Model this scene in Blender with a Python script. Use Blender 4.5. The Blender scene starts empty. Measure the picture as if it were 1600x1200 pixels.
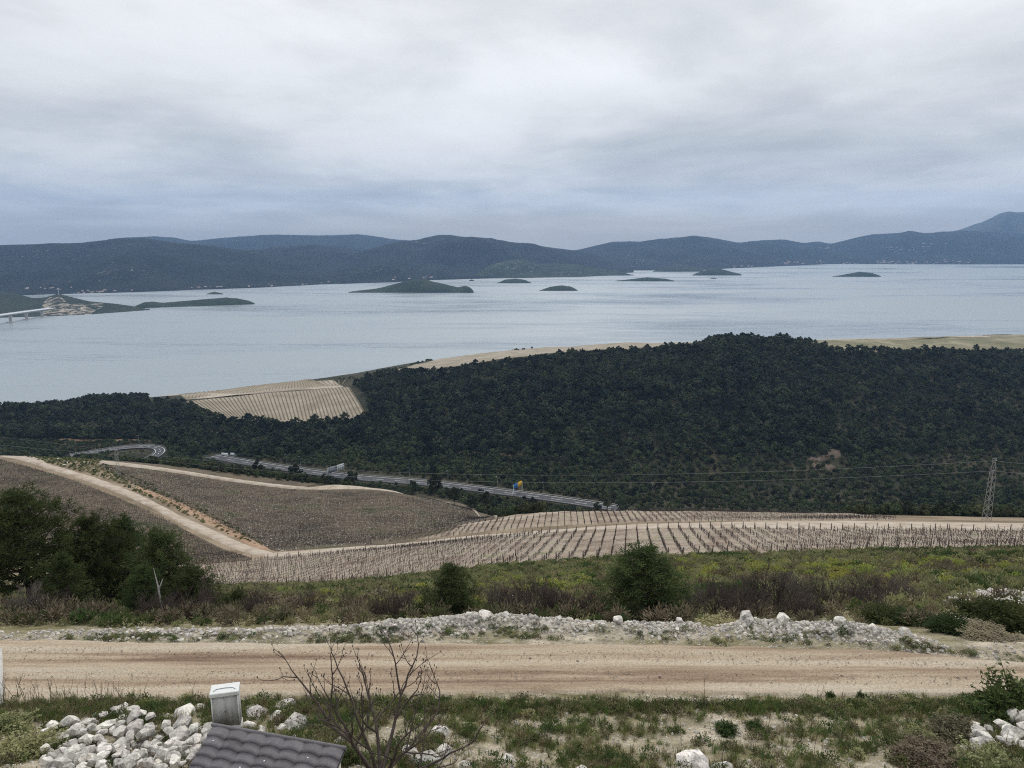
import bpy, bmesh, math, random
import numpy as np
from mathutils import Vector
R = math.radians
rng = np.random.default_rng(7); random.seed(7)
scene = bpy.context.scene
COL = scene.collection

# ------------------------------------------------------------------ camera
F = 1150.0; CAMH = 250.0; P = math.atan(0.2); CP, SP = math.cos(P), math.sin(P)
cam = bpy.data.objects.new('camera', bpy.data.cameras.new('camera')); COL.objects.link(cam)
cam.location = (0, 0, CAMH); cam.rotation_euler = (math.pi/2 - P, 0, 0)
cam.data.sensor_width = 36; cam.data.lens = 36*F/1600
cam.data.clip_start = 0.3; cam.data.clip_end = 90000
scene.camera = cam
vs = scene.view_settings
vs.view_transform = 'Standard'; vs.look = 'None'; vs.gamma = 1; vs.exposure = 0.1
scene.cycles.filter_width = 1.1; scene.cycles.use_denoising = False
SUN_AZ, SUN_EL = R(7), R(44)          # veiled sun, in front of the camera and above the frame

# ------------------------------------------------------------------ node helper
class NT:
    def __init__(s, tree): s.t = tree; tree.nodes.clear()
    def n(s, typ, ins=None, **props):
        nd = s.t.nodes.new(typ)
        for k, v in props.items(): setattr(nd, k, v)
        for k, v in (ins or {}).items():
            sock = nd.inputs[k]
            if isinstance(v, bpy.types.NodeSocket): s.t.links.new(v, sock)
            else: sock.default_value = v
        return nd
    def math(s, op, a, b=0.0, c=0.0, clamp=False):
        return s.n('ShaderNodeMath', {0: a, 1: b, 2: c}, operation=op, use_clamp=clamp).outputs[0]
    def mixc(s, f, a, b, mode='MIX'):
        nd = s.n('ShaderNodeMix', data_type='RGBA', blend_type=mode)
        for i, v in ((0, f), (6, a), (7, b)):
            if isinstance(v, bpy.types.NodeSocket): s.t.links.new(v, nd.inputs[i])
            else: nd.inputs[i].default_value = v
        return nd.outputs[2]
    def ramp(s, fac, stops, interp='LINEAR'):
        nd = s.n('ShaderNodeValToRGB', {0: fac}); cr = nd.color_ramp; cr.interpolation = interp
        while len(cr.elements) < len(stops): cr.elements.new(0.5)
        for e, (p, c) in zip(cr.elements, stops): e.position = p; e.color = (*c, 1) if len(c) == 3 else c
        return nd.outputs[0]
    def noise(s, vec, scale, detail=5, rough=0.55, dist=0.0):
        return s.n('ShaderNodeTexNoise', {'Vector': vec, 'Scale': scale, 'Detail': detail, 'Roughness': rough, 'Distortion': dist}).outputs[0]

# ------------------------------------------------------------------ world: veiled overcast sky
world = bpy.data.worlds.new('World'); scene.world = world; world.use_nodes = True
w = NT(world.node_tree)
sky = w.n('ShaderNodeTexSky', sky_type='NISHITA', sun_disc=False, sun_elevation=SUN_EL, sun_rotation=SUN_AZ, altitude=250, dust_density=3.0)
gen = w.n('ShaderNodeTexCoord').outputs['Generated']
sep = w.n('ShaderNodeSeparateXYZ', {0: gen})
zc = w.math('MAXIMUM', sep.outputs[2], 0.0)
den = w.math('ADD', zc, 0.10)
pl = w.n('ShaderNodeCombineXYZ', {0: w.math('DIVIDE', sep.outputs[0], den), 1: w.math('DIVIDE', sep.outputs[1], den), 2: 0.0}).outputs[0]
pl2 = w.n('ShaderNodeMapping', {'Vector': pl, 'Location': (3.3, 1.7, 0), 'Scale': (0.75, 0.62, 1), 'Rotation': (0, 0, 0.35)}).outputs[0]
n1 = w.noise(pl2, 0.75, 7, 0.52, 0.35)
n2 = w.noise(pl2, 2.6, 6, 0.55, 0.2)
cl = w.math('ADD', w.math('MULTIPLY', n1, 0.78), w.math('MULTIPLY', n2, 0.22))
sd = Vector((math.sin(SUN_AZ)*math.cos(SUN_EL), math.cos(SUN_AZ)*math.cos(SUN_EL), math.sin(SUN_EL)))
dot = w.n('ShaderNodeVectorMath', {0: gen, 1: tuple(sd)}, operation='DOT_PRODUCT').outputs['Value']
glow = w.math('POWER', w.math('MAXIMUM', dot, 0.0), 9.0)
base = w.math('ADD', w.math('MULTIPLY', zc, 0.46), 0.71)               # brighter overhead, as under any cloud deck
base = w.math('ADD', base, w.math('MULTIPLY', glow, 0.46))
lum = w.math('MULTIPLY', base, w.ramp(cl, [(0.32, (0.66,)*3), (0.45, (0.84,)*3), (0.55, (1.02,)*3), (0.68, (1.14,)*3)]))
tint = w.mixc(w.n('ShaderNodeMapRange', {0: lum, 1: 0.40, 2: 0.80}).outputs[0], (0.93, 1.0, 1.07, 1), (0.985, 1.0, 1.01, 1))
cloud = w.mixc(1.0, tint, lum, 'MULTIPLY')
clear = w.mixc(0.55, (0.70, 0.73, 0.76, 1), w.mixc(1.0, sky.outputs[0], (0.07, 0.07, 0.07, 1), 'MULTIPLY'))
edge = w.math('ADD', zc, w.math('MULTIPLY', w.math('SUBTRACT', n1, 0.5), 0.05))
deck = w.n('ShaderNodeMapRange', {0: edge, 1: 0.005, 2: 0.05}, interpolation_type='SMOOTHSTEP').outputs[0]
deck = w.math('ADD', w.math('MULTIPLY', deck, 0.72), 0.25)
skyc = w.mixc(deck, clear, cloud)
bg = w.n('ShaderNodeBackground', {'Color': skyc, 'Strength': 1.0})
w.n('ShaderNodeOutputWorld', {'Surface': bg.outputs[0]})

sun = bpy.data.objects.new('sun', bpy.data.lights.new('sun', 'SUN')); COL.objects.link(sun)
sun.data.energy = 1.5; sun.data.angle = R(12); sun.data.color = (1.0, 0.95, 0.87)
sun.rotation_euler = (-sd).to_track_quat('-Z', 'Y').to_euler()

# ------------------------------------------------------------------ mesh helpers
class MB:
    """collects vertices and faces of one mesh"""
    def __init__(s): s.V = []; s.L = []; s.T = []; s.M = []; s.n = 0
    def add(s, V, Fc, m=0):
        V = np.asarray(V, float).reshape(-1, 3); Fc = np.asarray(Fc, int)
        s.V.append(V); s.L.append((Fc + s.n).ravel()); s.T.append(np.full(len(Fc), Fc.shape[1])); s.M.append(np.full(len(Fc), m)); s.n += len(V)
        return s
    def box(s, c, size, rz=0, m=0, rot=None):
        x, y, z = np.array(size)/2
        V = np.array([[a*x, b*y, d*z] for d in (-1, 1) for a, b in ((-1, -1), (1, -1), (1, 1), (-1, 1))])
        if rot is not None: V = V @ np.asarray(rot).T
        V = V @ rz_m(rz).T + np.array(c)
        return s.add(V, [[3, 2, 1, 0], [4, 5, 6, 7], [0, 1, 5, 4], [1, 2, 6, 5], [2, 3, 7, 6], [3, 0, 4, 7]], m)
    def tube(s, pts, rad, n=5, m=0, cap=True):
        pts = np.asarray(pts, float); k = len(pts); rad = np.broadcast_to(np.asarray(rad, float), (k,))
        d = np.gradient(pts, axis=0); d /= np.linalg.norm(d, axis=1)[:, None] + 1e-9
        ref = np.where(np.abs(d[:, 2:3]) > 0.9, np.array([[1., 0, 0]]), np.array([[0, 0, 1.]]))
        a = np.cross(d, ref); a /= np.linalg.norm(a, axis=1)[:, None]; b = np.cross(d, a)
        th = np.arange(n)*2*math.pi/n
        V = pts[:, None] + rad[:, None, None]*(a[:, None]*np.cos(th)[None, :, None] + b[:, None]*np.sin(th)[None, :, None])
        i = np.arange(k-1)[:, None]*n; j = np.arange(n)[None]; j2 = (j+1) % n
        s.add(V, np.stack([i+j, i+j2, i+n+j2, i+n+j], -1).reshape(-1, 4), m)
        if cap and n > 2: s.add(V[-1], [list(range(n))], m)
        return s
    def build(s, name, mats, parent=None, smooth=False, link=True):
        me = bpy.data.meshes.new(name)
        V = np.concatenate(s.V); L = np.concatenate(s.L); T = np.concatenate(s.T)
        me.vertices.add(len(V)); me.vertices.foreach_set('co', V.ravel())
        me.loops.add(len(L)); me.loops.foreach_set('vertex_index', L.astype(np.int32))
        me.polygons.add(len(T)); me.polygons.foreach_set('loop_start', (np.cumsum(T)-T).astype(np.int32))
        mats = mats if isinstance(mats, (list, tuple)) else [mats]
        for mm in mats: me.materials.append(mm)
        me.polygons.foreach_set('material_index', np.concatenate(s.M).astype(np.int32))
        if smooth: me.polygons.foreach_set('use_smooth', np.ones(len(T), bool))
        me.update(calc_edges=True)
        o = bpy.data.objects.new(name, me)
        if link: COL.objects.link(o)
        o.parent = parent
        return o
def rz_m(a): c, s = math.cos(a), math.sin(a); return np.array([[c, -s, 0], [s, c, 0], [0, 0, 1.]])
def grid_faces(nu, nv):
    i = np.arange(nu-1)[:, None]*nv; j = np.arange(nv-1)[None]
    return np.stack([i+j, i+nv+j, i+nv+j+1, i+j+1], -1).reshape(-1, 4)
def tag(o, label=None, cat=None, group=None, kind=None):
    for k, v in (('label', label), ('category', cat), ('group', group), ('kind', kind)):
        if v: o[k] = v
    return o
def empty(name, loc, rz=0, scale=1):
    o = bpy.data.objects.new(name, None); COL.objects.link(o); o.location = loc; o.rotation_euler = (0, 0, rz)
    o.scale = (scale,)*3 if np.isscalar(scale) else scale
    return o
def shared(name, mesh, parent):
    o = bpy.data.objects.new(name, mesh); COL.objects.link(o); o.parent = parent; return o
def unit(n): v = rng.normal(size=(n, 3)); return v/np.linalg.norm(v, axis=1)[:, None]
def cards(mb, C, length, width, dirs=None, m=0):
    """many small leaf quads at C"""
    n = len(C); d = unit(n) if dirs is None else dirs
    t = np.cross(d, unit(n)); t /= np.linalg.norm(t, axis=1)[:, None] + 1e-9
    L = (np.asarray(length)*np.ones(n))[:, None]*d; W = (np.asarray(width)*np.ones(n))[:, None]*t*.5
    V = np.stack([C-W*.6, C+L*.5-W, C+L, C+L*.5+W], 1)
    mb.add(V.reshape(-1, 3), np.arange(4*n).reshape(-1, 4), m)

def surf(mb, C, nrm, size):
    n = len(C); nrm = nrm/np.linalg.norm(nrm, axis=1)[:, None]; a = np.cross(nrm, unit(n)); a /= np.linalg.norm(a, axis=1)[:, None]+1e-9; b = np.cross(nrm, a); a = a*size[:, None]; b = b*size[:, None]*.75
    mb.add(np.stack([C-a, C-b, C+a, C+b], 1).reshape(-1, 3), np.arange(4*n).reshape(-1, 4))

# lattice noise
_perm = np.random.default_rng(3).random((256, 256))
def vnoise(x, y):
    xi, yi = np.floor(x).astype(int), np.floor(y).astype(int); fx, fy = x-xi, y-yi
    fx = fx*fx*(3-2*fx); fy = fy*fy*(3-2*fy); g = lambda a, b: _perm[a & 255, b & 255]
    return (g(xi, yi)*(1-fx)+g(xi+1, yi)*fx)*(1-fy)+(g(xi, yi+1)*(1-fx)+g(xi+1, yi+1)*fx)*fy
def fbm(x, y, o=4):
    r = 0; a = .5
    for k in range(o): r = r + a*(vnoise(x*2**k+k*17.3, y*2**k+k*9.1)-.5)*2; a *= .5
    return r

# ------------------------------------------------------------------ pixels and ground
def tdep(py): return np.tan(P + np.arctan((np.asarray(py, float)-600)/F))     # metres down per metre forward
def slat(px, py): v = (600-np.asarray(py, float))/F; return (np.asarray(px, float)-800)/F/(CP+v*SP)
def project(X, Y, Z):
    dz = Z-CAMH; zc_ = Y*CP - dz*SP; v = (Y*SP+dz*CP)/zc_
    return 800+F*X/zc_, 600-F*v
NEAR = [(0, 6), (10, 11.5), (18.6, 15), (24, 16.56), (29, 17.2), (31.5, 18.0), (34, 19.0)]
COLS = {
 0: [(45, 24.3), (60, 31.5), (100, 50), (130, 62), (180, 79), (250, 94), (300, 100), (340, 106), (352, 108.2), (380, 115), (430, 135), (560, 175), (620, 180), (700, 186), (800, 192), (900, 206), (950, 220), (1050, 256), (2200, 275)],
 200: [(45, 24.3), (60, 31.5), (100, 50.5), (130, 63), (170, 78), (180, 81.5), (250, 98), (320, 108), (350, 109.5), (365, 114), (400, 128), (560, 178), (600, 180), (640, 183), (700, 187), (780, 189), (880, 193), (930, 203), (960, 213), (1100, 257), (2200, 275)],
 400: [(45, 24.2), (60, 31.5), (100, 50.9), (120, 60.4), (175, 80), (185, 84), (250, 104), (320, 117), (350, 117.5), (370, 124), (400, 140), (480, 168), (540, 178), (571, 180), (600, 183), (640, 187), (700, 186), (750, 187.5), (850, 188.5), (950, 195), (1000, 201), (1030, 212), (1150, 257), (2200, 275)],
 600: [(45, 24), (60, 30.9), (80, 40.6), (112, 55), (165, 73), (172, 77), (215, 95), (250, 107), (300, 113.5), (330, 115.5), (350, 124), (390, 145), (470, 172), (520, 178), (550, 181), (590, 184), (650, 185), (720, 180), (800, 172), (870, 174), (950, 176), (1050, 185), (1150, 200), (1320, 257), (2200, 275)],
 800: [(45, 23.8), (60, 30.5), (80, 39), (107, 50.2), (150, 63.7), (156, 66.5), (200, 84.5), (225, 90.5), (245, 94.5), (262, 103), (300, 122), (400, 160), (470, 176), (520, 182), (560, 185), (620, 182), (700, 168), (780, 152), (850, 146), (900, 146), (1000, 158), (1150, 174), (1250, 192), (1450, 257), (2200, 275)],
 1000: [(45, 23.7), (60, 30.2), (80, 38.3), (103, 47), (138, 57.2), (145, 59.3), (150, 61), (160, 65.5), (215, 86.4), (240, 92), (255, 100), (300, 125), (420, 170), (500, 186), (560, 188), (620, 180), (700, 160), (780, 140), (830, 132), (880, 132), (950, 135), (1050, 147), (1150, 165), (1550, 257), (2200, 275)],
 1150: [(45, 23.6), (60, 29.9), (80, 37.7), (101, 45.8), (137, 56.5), (146, 59), (160, 65), (215, 86.2), (240, 92.3), (255, 101), (300, 126), (420, 171), (500, 187), (560, 187), (620, 177), (700, 153), (800, 126), (870, 122), (930, 131), (1100, 165), (1550, 257), (2200, 275)],
 1300: [(45, 23.5), (60, 29.7), (80, 37.2), (99, 44.6), (138, 56.9), (147, 59), (165, 66.5), (225, 89.5), (245, 95), (260, 103), (300, 125), (420, 170), (500, 184), (560, 183), (640, 173), (740, 151), (830, 132), (890, 127), (950, 130), (1100, 158), (1600, 257), (2200, 275)],
 1450: [(45, 23.3), (60, 29.4), (80, 36.8), (97, 43.3), (139, 57.2), (150, 60.4), (165, 67), (230, 90), (245, 96), (265, 106), (300, 124), (420, 169), (500, 182), (560, 180), (640, 172), (740, 156), (850, 138), (920, 134), (1000, 136), (1080, 144), (1200, 172), (1700, 257), (2200, 275)],
 1600: [(45, 23.2), (60, 29.2), (80, 36.3), (96, 42.6), (140, 57.5), (152, 61.6), (165, 67), (235, 93), (260, 104), (300, 123), (420, 167), (500, 180), (560, 178), (640, 172), (740, 158), (850, 141), (930, 137), (1010, 137), (1090, 143), (1200, 168), (1700, 257), (2200, 275)],
}
COLS[-900] = COLS[0]; COLS[-150] = COLS[0]; COLS[1750] = COLS[1600]; COLS[2500] = COLS[1600]
YL = np.geomspace(2.0, 2150.0, 700); SL = np.linspace(-1.6, 1.6, 401)
keys = sorted(COLS)
prof = np.array([np.interp(YL, *zip(*(NEAR + COLS[k]))) for k in keys])
ks = (np.array(keys)-800)/F
H = np.empty((len(SL), len(YL)))
for j in range(len(YL)): H[:, j] = np.interp(SL, ks, prof[:, j])
def blur(A, sig, ax):
    r = int(3*sig); k = np.exp(-.5*(np.arange(-r, r+1)/sig)**2); k /= k.sum()
    pad = [(0, 0), (0, 0)]; pad[ax] = (r, r)
    B = np.pad(A, pad, mode='edge'); return np.apply_along_axis(lambda v: np.convolve(v, k, 'valid'), ax, B)
H = blur(blur(H, 2.0, 1), 6.0, 0)
GX = SL[:, None]*YL[None]; GY = np.broadcast_to(YL[None], GX.shape).copy()
GZ = CAMH - H
lnY = np.log(YL)
def gz(X, Y):
    """height of the ground sheet"""
    X = np.asarray(X, float); Y = np.maximum(np.asarray(Y, float), 2.01)
    a = np.clip((X/Y-SL[0])/(SL[1]-SL[0]), 0, len(SL)-1.001); b = np.clip((np.log(Y)-lnY[0])/(lnY[1]-lnY[0]), 0, len(YL)-1.001)
    i = a.astype(int); j = b.astype(int); fa = a-i
    fb = (Y-YL[j])/(YL[j+1]-YL[j])
    return (GZ[i, j]*(1-fa)+GZ[i+1, j]*fa)*(1-fb)+(GZ[i, j+1]*(1-fa)+GZ[i+1, j+1]*fa)*fb
def hit(px, py, ymin=9.0):
    """where the ray of a pixel meets the ground"""
    s = float(slat(px, py)); t = float(tdep(py)); Yv = YL[YL > ymin]; h = CAMH-gz(s*Yv, Yv)
    k = np.argmax(Yv*t >= h)
    if k == 0: Y = Yv[0] if Yv[0]*t >= h[0] else Yv[-1]
    else:
        a = h[k-1]-Yv[k-1]*t; b = Yv[k]*t-h[k]; Y = Yv[k-1]+(Yv[k]-Yv[k-1])*a/(a+b+1e-9)
    return np.array([s*Y, Y, float(gz(s*Y, Y))])
def inpoly(x, y, poly):
    x = np.asarray(x); r = np.zeros(x.shape, bool); n = len(poly)
    for k in range(n):
        x1, y1 = poly[k]; x2, y2 = poly[(k+1) % n]
        c = (y1 > y) != (y2 > y); r ^= c & (x < (x2-x1)*(y-y1)/(y2-y1+1e-12)+x1)
    return r
def resample(pts, n):
    pts = np.asarray(pts, float); d = np.r_[0, np.cumsum(np.linalg.norm(np.diff(pts[:, :2], axis=0), axis=1))]
    t = np.linspace(0, d[-1], n); return np.stack([np.interp(t, d, pts[:, k]) for k in range(pts.shape[1])], 1)
def smooth(pts, it=2):
    pts = np.asarray(pts, float)
    for _ in range(it):
        q = np.empty((2*len(pts)-2, pts.shape[1])); q[0::2] = pts[:-1]*.75+pts[1:]*.25; q[1::2] = pts[:-1]*.25+pts[1:]*.75
        pts = np.vstack([pts[:1], q, pts[-1:]])
    return pts
def dist_to(X, Y, line):
    best = np.full(np.shape(X), 1e9); zz = np.zeros(np.shape(X))
    for a, b in zip(line[:-1], line[1:]):
        d = b[:2]-a[:2]; t = np.clip(((X-a[0])*d[0]+(Y-a[1])*d[1])/(d@d+1e-9), 0, 1)
        q = np.hypot(X-a[0]-t*d[0], Y-a[1]-t*d[1]); u = q < best
        best = np.where(u, q, best); zz = np.where(u, a[2]+t*(b[2]-a[2]), zz)
    return best, zz

# the highway and its bend lie level: their distance follows from their height above the sea
def level(pix, h): return np.array([[slat(x, y)*h/tdep(y), h/tdep(y), CAMH-h] for x, y in pix])
HWY = resample(smooth(level([(330, 713), (400, 725.5), (480, 737), (555, 746.5), (650, 753), (720, 761), (800, 771), (870, 780), (935, 790), (965, 795)], 180.0)), 80)
BEND = resample(smooth(level([(110, 712), (150, 706), (185, 700), (220, 697.5), (243, 698.5), (252, 703), (247, 710), (232, 719)], 181.0)), 60)
for line, half in ((HWY, 11), (BEND, 7)):
    d, zz = dist_to(GX, GY, line); k = np.clip((d-half)/28, 0, 1); k = k*k*(3-2*k)
    GZ[:] = GZ*k + (zz-0.5)*(1-k)
# stone berm on the far side of the gravel road
bp = [(-300, .08), (0, .10), (200, .22), (330, .26), (480, .34), (600, .72), (680, 1.0), (760, 1.15), (860, .85), (960, .6), (1080, .65), (1110, .2), (1140, .5), (1175, 1.05), (1230, .85), (1330, .9), (1420, .5), (1480, .1), (1800, .1)]
bpx = [p[0] for p in bp]; bph = [p[1]*.62 for p in bp]
bpy_ = [997, 996, 992, 992, 990, 988, 985, 980, 984, 986, 986, 988, 988, 985, 988, 994, 1004, 1012, 1030]
BERM = np.array([hit(x, y) for x, y in zip(bpx, bpy_)])
hx = np.interp(GX, BERM[:, 0], bph); yx = np.interp(GX, BERM[:, 0], BERM[:, 1])
GZ += np.where(GY < 60, hx*np.exp(-((GY-yx)/0.75)**2)*(1+.35*fbm(GX*.9, GY*.9, 3)), 0)
# ground relief
wb = lambda a, b, soft: np.clip((GY-a)/soft, 0, 1)*np.clip((b-GY)/soft, 0, 1)
GZ += .16*fbm(GX*.45, GY*.45, 4)*wb(-99, 23.5, 2) + .03*fbm(GX*.3, GY*1.2, 3)*wb(24, 30, 1)
GZ += .45*fbm(GX*.14, GY*.14, 4)*wb(33, 118, 5) + .18*fbm(GX*.08, GY*.08, 3)*wb(100, 380, 10)
GZ += np.where(dist_to(GX, GY, HWY)[0] > 16, 2.2*fbm(GX*.02, GY*.02, 4)*wb(380, 1500, 90), 0)

# ------------------------------------------------------------------ materials
def mat(name, stops, scale=1.0, detail=6, rough=.9, bump=0.0, bscale=None, bdist=.05, stretch=(1, 1, 1), rnd=0.0, fine=0.0, fscale=30, spec=.2, coord='pos', trans=None):
    m = bpy.data.materials.new(name); m.use_nodes = True; t = NT(m.node_tree)
    vec = t.n('ShaderNodeNewGeometry').outputs['Position'] if coord == 'pos' else t.n('ShaderNodeTexCoord').outputs['Object']
    mp = t.n('ShaderNodeMapping', {'Vector': vec, 'Scale': stretch}).outputs[0]
    c = t.ramp(t.noise(mp, scale, detail, .6), stops)
    if fine:
        f = t.ramp(t.noise(vec, fscale, 3, .7), [(.3, (1-fine,)*3), (.7, (1+fine,)*3)]); c = t.mixc(1.0, c, f, 'MULTIPLY')
    if rnd:
        r = t.n('ShaderNodeObjectInfo').outputs['Random']
        c = t.n('ShaderNodeHueSaturation', {'Hue': t.math('ADD', t.math('MULTIPLY', r, .05), .475), 'Value': t.math('ADD', t.math('MULTIPLY', t.math('FRACT', t.math('MULTIPLY', r, 7.13)), 2*rnd), 1-rnd), 'Color': c}).outputs[0]
    b = t.n('ShaderNodeBsdfPrincipled', {'Base Color': c, 'Roughness': rough, 'Specular IOR Level': spec})
    if bump:
        bn = t.n('ShaderNodeBump', {'Height': t.noise(vec, bscale or scale*3, 5, .65), 'Strength': bump, 'Distance': bdist}); t.t.links.new(bn.outputs[0], b.inputs['Normal'])
    out = b.outputs[0]
    if trans:
        tr = t.n('ShaderNodeBsdfTranslucent', {'Color': c}); out = t.n('ShaderNodeMixShader', {0: trans, 1: out, 2: tr.outputs[0]}).outputs[0]
    t.n('ShaderNodeOutputMaterial', {'Surface': out}); return m
def plain(name, c, rough=.6, metal=0.0, var=.12, scale=4, bump=0):
    m = mat(name, [(.3, tuple(x*(1-var) for x in c)), (.7, tuple(x*(1+var) for x in c))], scale, rough=rough, bump=bump)
    m.node_tree.nodes['Principled BSDF'].inputs['Metallic'].default_value = metal; return m
M = {}
M['pine'] = mat('pine_needles', [(.3, (.036, .052, .020)), (.55, (.064, .086, .030)), (.75, (.105, .120, .044))], .8, 3, rnd=.25, spec=.1, trans=.25)
M['forest'] = mat('forest_needles', [(.3, (.019, .025, .017)), (.5, (.038, .047, .028)), (.7, (.088, .092, .054))], .035, 6, rnd=.60, spec=.1, trans=.15)
M['scrub'] = mat('scrub_leaves', [(.3, (.045, .062, .028)), (.6, (.075, .090, .042)), (.8, (.12, .11, .065))], .15, 4, rnd=.35, spec=.1, trans=.2)
M['green'] = mat('shrub_leaves', [(.3, (.050, .082, .026)), (.7, (.095, .130, .045))], 2, 3, rnd=.2, spec=.15, trans=.25)
M['olive'] = mat('garrigue_leaves', [(.3, (0.180, 0.186, 0.084)), (.7, (0.312, 0.300, 0.150))], .3, 4, rnd=.25, trans=.2)
M['heath'] = mat('heath_twigs', [(.3, (.115, .095, .064)), (.7, (.20, .168, .108))], .5, 4, rnd=.25)
M['spurge'] = mat('spurge_heads', [(.3, (.20, .23, .05)), (.7, (.34, .35, .085))], 3, 3, rnd=.15, trans=.3)
M['bark'] = mat('bark', [(.3, (.045, .035, .028)), (.7, (.10, .082, .068))], 6, 5, bump=.4, bscale=25)
M['twig'] = mat('twig_bark', [(.3, (.060, .046, .040)), (.7, (.115, .092, .082))], 5, 4)
M['thicket'] = mat('thicket_twigs', [(.3, (.062, .046, .042)), (.7, (.115, .088, .078))], 3, 4)
M['greytwig'] = mat('pale_twig_bark', [(.3, (.11, .092, .082)), (.7, (.18, .155, .135))], 5, 4)
M['deadwood'] = mat('bleached_wood', [(.3, (.36, .34, .32)), (.7, (.50, .48, .46))], 8)
M['rock'] = mat('limestone', [(.28, (.12, .11, .10)), (.38, (.32, .30, .275)), (.50, (.56, .53, .49)), (.64, (.64, .60, .54)), (.78, (.46, .36, .25))], 2.6, 9, bump=.5, bscale=14, bdist=.03, fine=.40, fscale=13, rnd=.22)
M['rubble'] = mat('limestone_rubble', [(.3, (.24, .22, .20)), (.5, (.47, .44, .40)), (.75, (.60, .55, .48))], 1.4, 6, rnd=.22, fine=.2, fscale=20)
M['grass'] = mat('grass_blades', [(.3, (.080, .115, .030)), (.6, (.130, .165, .048)), (.8, (.22, .205, .09))], .6, 4, rnd=.2, trans=.3)
M['drygrass'] = mat('dry_grass', [(.3, (.15, .125, .065)), (.7, (.27, .225, .13))], 1)
M['straw'] = mat('dry_stems', [(.3, (.11, .085, .055)), (.7, (.22, .18, .12))], 2)
M['gravel'] = mat('road_gravel', [(.32, (0.158, 0.103, 0.070)), (.43, (0.269, 0.201, 0.141)), (.50, (0.359, 0.292, 0.213)), (.58, (0.395, 0.336, 0.257)), (.72, (0.435, 0.387, 0.312))], .55, 10, stretch=(.10, 1.7, 1), bump=.8, bscale=9, bdist=.04, fine=.32, fscale=13)
M['track'] = mat('track_gravel', [(.3, (0.267, 0.211, 0.159)), (.5, (0.387, 0.327, 0.262)), (.7, (0.456, 0.408, 0.344))], .25, 7, bump=.3, bscale=4, fine=.15, fscale=3)
M['redtrack'] = mat('red_earth', [(.3, (.24, .14, .085)), (.7, (.38, .27, .185))], .3, 6, fine=.15, fscale=2)
M['soil'] = mat('stony_vineyard_soil', [(.30, (0.133, 0.098, 0.070)), (.43, (0.218, 0.169, 0.127)), (.56, (0.314, 0.257, 0.201)), (.70, (0.199, 0.190, 0.109))], .16, 9, bump=.5, bscale=4, bdist=.1, fine=.35, fscale=2.2)
M['soil2'] = mat('dark_vineyard_soil', [(.30, (0.041, 0.031, 0.021)), (.42, (0.078, 0.060, 0.039)), (.55, (0.122, 0.094, 0.064)), (.66, (0.061, 0.062, 0.027))], .06, 9, bump=.5, bscale=2, bdist=.1, fine=.4, fscale=1.3)
M['soil3'] = mat('pale_field_soil', [(.3, (.20, .165, .115)), (.7, (.34, .295, .23))], .04, 6, fine=.15, fscale=.6)
M['field_green'] = mat('grassy_field', [(.3, (.10, .105, .055)), (.5, (.17, .155, .09)), (.7, (.30, .27, .19))], .03, 7, fine=.2, fscale=.4)
M['vine'] = mat('vine_bark', [(.3, (.030, .022, .021)), (.7, (.065, .050, .048))], 3)
M['post'] = mat('weathered_post', [(.3, (.055, .045, .038)), (.7, (.12, .10, .085))], 4)
M['asphalt'] = plain('asphalt', (.062, .064, .070), .85, var=.15, scale=.4)
M['paint'] = plain('road_paint', (.72, .72, .72), .6, var=.05)
M['steel'] = plain('galvanised_steel', (.42, .43, .44), .45, .6)
M['concrete'] = plain('concrete', (.48, .46, .43), .85, var=.18, scale=1.5, bump=.2)
M['cut'] = mat('cut_earth', [(.3, (.065, .050, .038)), (.7, (.16, .12, .09))], .12, 7, fine=.3, fscale=.7)
M['wire'] = plain('cable', (.30, .30, .30), .6)
M['grit'] = mat('road_stone', [(.3, (0.279, 0.221, 0.172)), (.7, (0.476, 0.418, 0.353))], 3, 4, rnd=.25)
M['lattice'] = plain('lattice_steel', (.34, .34, .33), .6, .3)
M['signgrey'] = plain('sign_back', (.30, .33, .37), .5, .3)
M['signdark'] = plain('sign_dark', (.05, .06, .08), .5)
M['signwhite'] = plain('sign_white', (.70, .72, .74), .5)
M['signblue'] = plain('sign_blue', (.03, .16, .45), .45)
M['signyellow'] = plain('sign_yellow', (.75, .45, .03), .45)
M['carpaint'] = plain('car_paint', (.03, .032, .037), .25)
M['glass'] = plain('dark_glass', (.02, .025, .03), .1)
M['rubber'] = plain('rubber', (.02, .02, .02), .9)
M['wall'] = plain('house_plaster', (.62, .60, .57), .9)
M['rooft'] = plain('clay_roof', (.30, .16, .11), .9)
M['tile'] = mat('grey_roof_tile', [(.3, (.095, .088, .094)), (.7, (.145, .135, .142))], 3, 5, rough=.55, spec=.35, rnd=.16, fine=.22, fscale=28)
M['shedwall'] = plain('shed_render', (.45, .42, .37), .9, bump=.2)
M['cab'] = mat('cabinet_polyester', [(.3, (.30, .295, .28)), (.5, (.41, .41, .40)), (.7, (.46, .46, .45))], 3, 7, rough=.6, stretch=(4, 4, .5), fine=.12, fscale=30)
M['cablid'] = plain('cabinet_lid', (.66, .67, .66), .5, var=.06)

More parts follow.
